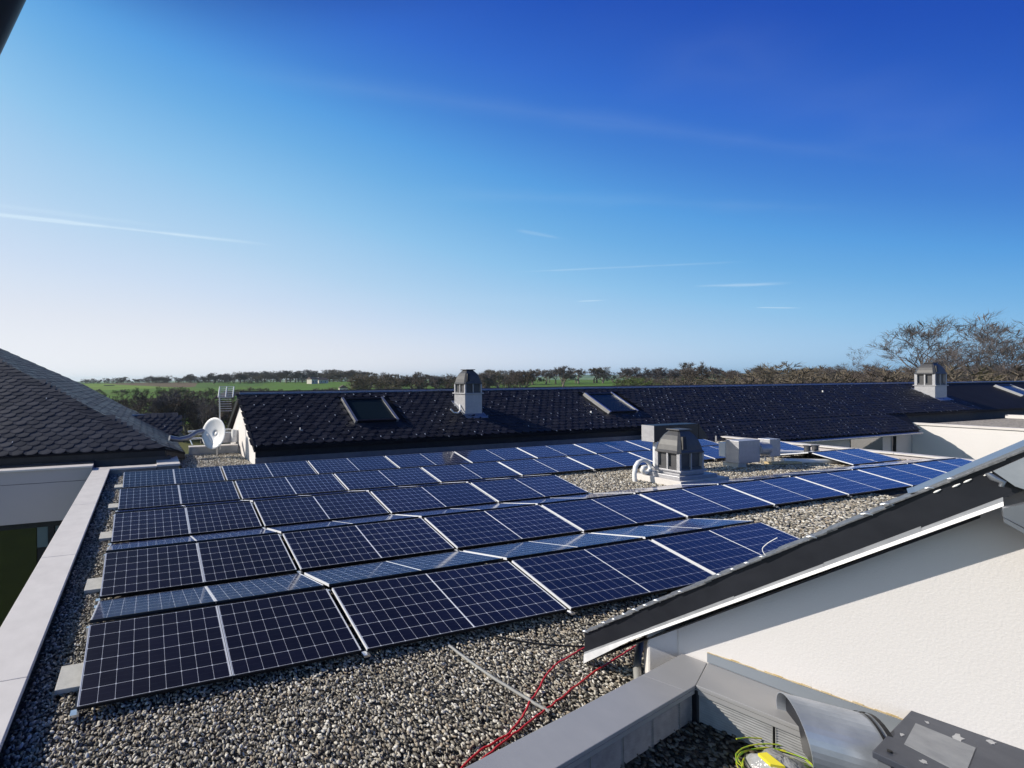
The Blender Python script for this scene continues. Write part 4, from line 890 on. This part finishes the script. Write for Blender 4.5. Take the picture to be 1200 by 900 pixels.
for j in range(6): la.tube([o0+uy*j/5, o0+uy*j/5+ux], .018, 6)
la.build('reflector_grid', M['white_plastic'], an_)
lb_ = MB(); uy2 = Vector((.02, .0, -.6))
for j in range(7): lb_.tube([o0+Vector((.05, .3, 0))+uy2*j/6, o0+Vector((.05, .3, 0))+uy2*j/6+ux*.9], .012, 6)
lb_.build('dipole_rods', M['alu'], an_)
dc = MB(); dc.tube([(.95, 17.6, .86), (1.35, 17.7, .76), (1.75, 17.8, .82), (2.1, 17.9, 1.0), (2.55, 18.0, 1.08), (3.1, 18.1, 1.09)], .11, 12)
o = dc.build('flue_duct', M['zinc'], loc=(0, 0, 0)); tag(o, 'bent zinc duct running from the hipped roof to behind the dish', 'duct')
up2 = empty('zinc_upstand', (2.9, 18, 0), 'low zinc upstand with pipes behind the gravel recess', 'upstand')
MB().box(-1.1, 1.02, .1, .35, 0, .34).build('upstand', M['zinc'], up2); MB().box(-1.1, 1.02, .05, .40, .342, .38).build('capping', M['coping_white'], up2)
for j, (y, z) in enumerate(((.8, .62), (1.2, .75), (1.6, .85))): MB().tube([(-1.0, y, z), (1.0, y, z+.03)], .045, 8).build('pipe', M['white_plastic'], up2)
MB().box(.35, .95, .6, 1.0, .4, .85).build('junction_box', M['paint_light'], up2)
MB().tube([(.95, .5, .45), (.98, .5, 1.0)], .16, 12).build('cylinder', M['white_plastic'], up2)
for x in (-.9, -.3, .3): MB().tube([(x, .7, .35), (x, 1.7, .45)], .03, 6).build('pipe', M['alu'], up2)

# ------------------------------------------------------------------ dark gutter end just overhead at the top left
eg = empty('roof_edge', (-.5, 1.68, 4.5), 'dark roof edge overhead cutting into the top left corner', 'roof edge')
ga_, gb2 = Vector((-.424, 1.677, 4.573)), Vector((-.490, 1.695, 4.430)); gdv = (ga_-gb2).normalized()
sdv = Vector((-.9, .25, .35)).normalized()
MB().tube([gb2-gdv*.35+sdv*.07, ga_+gdv*1.5+sdv*.07], .07, 16).build('trough', M['anthracite'], eg)
for o in eg.children: o.location = -eg.location
MB().prism([gb2-gdv*.35+sdv*.12, ga_+gdv*1.5+sdv*.12, ga_+gdv*1.5+sdv*.6, gb2-gdv*.35+sdv*.6], (0, .03, .05)).build('soffit', M['anthracite'], eg, loc=-eg.location)

# ------------------------------------------------------------------ trees
def tree_mesh(seed, H=10, tw=1.0, tl=1.0, spread=.9, levels=5, trunk_r=.03, twig_n=5, up=.25, crown_lo=.18, bark='bark', twig='twig', nk=3, dense=1.0):
    g = random.Random(seed); tm = MB(); cm = MB()
    def perp(d):
        a = Vector((g.uniform(-1, 1), g.uniform(-1, 1), g.uniform(-1, 1))); a = a-d*a.dot(d); return a.normalized()
    def twigs(p, d, ln, n):
        ln *= tl
        for _ in range(n):
            dd_ = (d+perp(d)*g.uniform(.3, 1.1)+Vector((0, 0, .15))).normalized(); l = ln*g.uniform(.5, 1.25); q = p+dd_*l; s = perp(dd_)*(H*.00125*tw)
            mid = p+dd_*l*.5+perp(dd_)*l*.08
            cm.add([p-s, p+s, mid+s*.7, q, mid-s*.7], [(0, 1, 2, 3, 4)])
            for _k in range(2):
                d3 = (dd_+perp(dd_)*g.uniform(.5, 1)).normalized(); m3 = p+dd_*l*g.uniform(.3, .8); s3 = perp(d3)*H*.0009*tw
                cm.add([m3-s3, m3+s3, m3+d3*l*.6], [(0, 1, 2)])
    def grow(p, d, ln, r, lev):
        n = 3 if lev > 1 else 2; P = [p]; q = p; dd_ = d.copy(); rs_ = [r]
        for i in range(n):
            dd_ = (dd_+perp(dd_)*g.uniform(.04, .2)+Vector((0, 0, up*.35))).normalized(); q = q+dd_*ln/n; P.append(q); rs_.append(r*(1-.42*(i+1)/n))
        (tm if lev >= levels-3 else cm).tube(P, rs_, 6 if lev >= levels-1 else (4 if lev > 2 else 3), caps=False)
        if lev <= 0:
            twigs(q, dd_, ln*.7, int(twig_n*dense)); twigs(P[1], dd_, ln*.6, int(twig_n*.5*dense)); return
        kk = nk+(1 if g.random() < .4 else 0)
        for i in range(kk):
            base = P[g.choice([1, 2, len(P)-1])] if i else q
            nd = (dd_*g.uniform(.55, 1.0)+perp(dd_)*spread*g.uniform(.45, 1.0)+Vector((0, 0, up))).normalized()
            grow(base, nd, ln*g.uniform(.62, .84), rs_[-1]*g.uniform(.6, .85), lev-1)
    grow(Vector((0, 0, -.3)), Vector((g.uniform(-.06, .06), g.uniform(-.06, .06), 1)).normalized(), H*.27, H*trunk_r, levels)
    zmax = max(v[2] for v in cm.v); k = H/zmax
    for mb in (tm, cm): mb.v = [(v[0]*k, v[1]*k, v[2]*k) for v in mb.v]
    return tm.mesh('trunk', M[bark]), cm.mesh('crown', M[twig])
def conifer_mesh(H=12, seed=1):
    g = random.Random(seed); tm = MB().tube([(0, 0, 0), (0, 0, H)], [.22, .03], 7); cm = MB()
    for i in range(2200):
        z = H*(.08+.92*g.random()**1.1); rmax = (H-z)*.36+.15; a = g.uniform(0, 6.283); r_ = rmax*g.uniform(.35, 1.05)*(1+.15*math.sin(a*3+z)); s = g.uniform(.12, .3)
        p = Vector((r_*math.cos(a), r_*math.sin(a), z-r_*.25)); e1_ = Vector((g.uniform(-1, 1), g.uniform(-1, 1), g.uniform(-.6, .3))).normalized()*s; e2_ = Vector((g.uniform(-1, 1), g.uniform(-1, 1), g.uniform(-.5, .5))).normalized()*s*.8
        cm.add([p, p+e1_, p+e1_*.4+e2_], [(0, 1, 2)])
    return tm.mesh('trunk', M['bark']), cm.mesh('crown', M['needles'])
def put_tree(me, px_, depth, top_y, label, group=None, cat='tree', sx=1.0, name='bare_tree', base=None, H0=10):
    th = (px_-307.84)/492.39; q = fw*depth+rt*th*depth; x, y = q.x, q.y; zb = ground_z(x, y) if base is None else base
    zt_ = CZ+(445.0-top_y-(px_-307.8)*.00688)/492.39*depth
    h = max(zt_-zb, 2.5); s = h/H0
    e = bpy.data.objects.new(name, None); COL.objects.link(e); e.location = (x, y, zb); e.scale = (s*sx, s*sx, s); e.rotation_euler.z = rng.uniform(0, 6.28); e.empty_display_size = .1
    for nm, mm_ in zip(('trunk', 'crown'), me):
        c = bpy.data.objects.new(nm, mm_); COL.objects.link(c); c.parent = e
    tag(e, label, cat, group); return e
far = [tree_mesh(s, 10, spread=sp_v, levels=4, trunk_r=.035, tw=2.8, tl=1.3, twig_n=10, up=.2, twig=tw, nk=3) for s, sp_v, tw in ((11, .9, 'twig'), (12, .8, 'twig_grey'), (13, 1.0, 'twig_brown'), (14, .75, 'twig'), (15, .95, 'twig_grey'))]
bush = [tree_mesh(s, 10, spread=1.25, levels=4, trunk_r=.02, tw=2.2, twig_n=8, up=.05, twig=tw, nk=4) for s, tw in ((21, 'twig_brown'), (22, 'twig'), (23, 'leaf'))]
big1 = tree_mesh(41, 10, spread=.68, levels=7, trunk_r=.040, twig_n=4, up=.10, twig='twig', nk=2, tw=.62, tl=1.9)
big2 = tree_mesh(42, 10, spread=.55, levels=6, trunk_r=.040, twig_n=6, up=.12, bark='bark_pale', twig='twig_grey', nk=2, tw=.7, tl=2.0)
big3 = tree_mesh(43, 10, spread=.6, levels=7, trunk_r=.025, twig_n=3, up=.13, twig='twig_grey', nk=2, tw=.6, tl=1.9)
mid_ = tree_mesh(44, 10, spread=.7, levels=6, trunk_r=.024, twig_n=4, up=.12, twig='twig_grey', nk=2, tw=.8, tl=1.8)
# the big bare trees on the right
put_tree(big1, 1062, 78, 364, 'large dark spreading bare tree left of the right hand roof cowl', sx=1.1)
put_tree(big3, 1106, 92, 376, 'slimmer grey bare tree directly behind the right hand roof cowl', sx=.6)
put_tree(big2, 1176, 62, 360, 'tall bare tree with pale sunlit limbs near the right edge', sx=.95)
put_tree(big3, 1006, 96, 402, 'medium bare tree left of the large dark spreading one', sx=.8)
put_tree(mid_, 970, 115, 421, 'smaller bare tree at the left end of the right hand group', sx=.9)
for i in range(34):
    x = 915+i*8.7+rng.uniform(-4, 4)
    put_tree(bush[rng.choice([0, 0, 1])], x, rng.uniform(62, 120), rng.uniform(419, 434) if x > 985 else rng.uniform(431, 438), 'brown leafless thicket tree above the right hand ridge', 'thicket behind the right hand ridge', sx=1.5)
# conifer
cmesh = conifer_mesh(10)
put_tree(cmesh, 803, 150, 425, 'single pointed conifer rising from the tree line', name='conifer', sx=1.25)
put_tree(far[0], 812, 145, 421, 'thin bare tree touching the conifer', sx=.8)
# tree line behind the middle of the roof
for i in range(46):
    x = 560+i*9.4+rng.uniform(-5, 5); d = rng.uniform(170, 260)
    if 640 < x < 735 or 600 < x < 640: d = rng.uniform(300, 340)
    put_tree(rng.choice(far), x, d, rng.uniform(428, 436) if x > 640 else rng.uniform(431, 438), 'bare tree in the tree line above the slate ridge', 'tree line above the slate ridge', sx=1.35)
for i in range(26):
    x = 735+i*9.5+rng.uniform(-4, 4); put_tree(rng.choice(bush), x, rng.uniform(140, 200), rng.uniform(437, 443), 'low brown shrub below the tree line', 'shrubs below the tree line', cat='shrub', name='shrub', sx=1.6)
put_tree(far[1], 660, 230, 427, 'lone rounded bare tree in the green field', sx=1.3)
for x in (606, 615): put_tree(far[3], x, 190, 432, 'dark bare tree at the left end of the green field', 'two dark trees by the field', sx=1.3)
# woodland left of the cowl
for i in range(34):
    x = 425+i*5.2+rng.uniform(-5, 5); put_tree(rng.choice(far[:3]+bush[:2]), x, rng.uniform(190, 330), rng.uniform(434, 441), 'brown bare tree in the wood left of the middle cowl', 'wood left of the middle cowl', sx=1.4)
# hilltop line, left half
for i in range(96):
    x = 96+i*3.6+rng.uniform(-2, 2); top = np.interp(x, [96, 200, 300, 380, 440], [446, 440.5, 436.5, 433.5, 434])
    put_tree(rng.choice(far+bush[:2]*2), x, rng.uniform(480, 640), top+rng.uniform(-2.6, 2.6), 'bare tree on the skyline hedge of the far hill', 'skyline hedge on the far hill', sx=1.7)
# hedges lower on the hill
for i in range(30):
    x = 120+i*10.5+rng.uniform(-5, 5); put_tree(rng.choice(bush), x, rng.uniform(215, 255), rng.uniform(452, 457), 'bushy tree in the hedge at the foot of the green field', 'hedge at the foot of the green field', sx=1.5)
# nearer valley trees left of the aerial
for i, (x, d, t) in enumerate(((135, 120, 459), (158, 112, 456), (178, 105, 457), (198, 98, 455), (218, 92, 456), (236, 88, 457), (252, 100, 459), (118, 135, 458), (207, 110, 454), (187, 92, 462), (228, 105, 454), (243, 84, 466), (168, 95, 463))):
    put_tree((far[1], far[0], mid_)[i % 3] if i % 2 else bush[1], x, d, t, 'bare tangled tree in the valley between the roofs', 'valley trees between the roofs', sx=1.15)
for i in range(16):
    x = 225+rng.uniform(0, 62); put_tree(bush[2], x, rng.uniform(105, 190), rng.uniform(462, 478), 'green flecked shrub on the valley meadow', 'shrubs on the valley meadow', cat='shrub', name='shrub', sx=1.6)
# ------------------------------------------------------------------ farmhouses
def farmhouse(px_, depth, y_top, w_, d_, h_, lab, rz=0):
    th = (px_-307.84)/492.39; q = fw*depth+rt*th*depth; zt_ = CZ+(445-y_top-(px_-307.8)*.00688)/492.39*depth
    e = empty('farmhouse', (q.x, q.y, zt_-h_-w_*.0-d_*.35), lab, 'house', 'distant farmhouses', rz)
    MB().box(-w_/2, w_/2, -d_/2, d_/2, -3, h_).build('wall', M['plaster_far'], e)
    MB().prism([(-w_/2-.3, -d_/2-.4, h_), (-w_/2-.3, d_/2+.4, h_), (-w_/2-.3, 0, h_+d_*.35)], (w_+.6, 0, 0)).build('roof', M['tile_far'], e)
    for x in (-w_*.25, w_*.2): MB().box(x-.5, x+.5, -d_/2-.05, -d_/2-.005, h_*.3, h_*.7).build('window', M['glass_dark'], e)
farmhouse(366, 430, 441.5, 9, 7, 5, 'pale farmhouse with a grey roof on the far hill', .4)
farmhouse(377, 445, 442.5, 12, 7, 3.5, 'long brown roofed barn beside the pale farmhouse', .2)
farmhouse(402, 260, 451, 6, 5, 3.2, 'small cottage with a white gable just above the slate ridge', 1.2)
farmhouse(272, 235, 459, 11, 8, 3, 'low dark roofed shed in the valley behind the aerial', .3)
farmhouse(262, 220, 463, 8, 5, 2.4, 'pale shed in the valley left of the aerial mast', -.1)
farmhouse(128, 420, 451, 10, 7, 3.5, 'white walled farm at the far left of the hill', .5)
# ------------------------------------------------------------------ thin haze over the countryside
hb = MB().box(-7000, 7000, -7000, 7000, -140, 60).build('haze', [])
hm_ = bpy.data.materials.new('haze'); hm_.use_nodes = True; ht = hm_.node_tree; ht.nodes.clear()
pv = ht.nodes.new('ShaderNodeVolumePrincipled'); pv.inputs['Color'].default_value = (.74, .92, 1, 1); pv.inputs['Density'].default_value = .00011; pv.inputs['Anisotropy'].default_value = .3
ho_ = ht.nodes.new('ShaderNodeOutputMaterial'); ht.links.new(pv.outputs[0], ho_.inputs['Volume'])
hb.data.materials.append(hm_); tag(hb, kind='stuff')
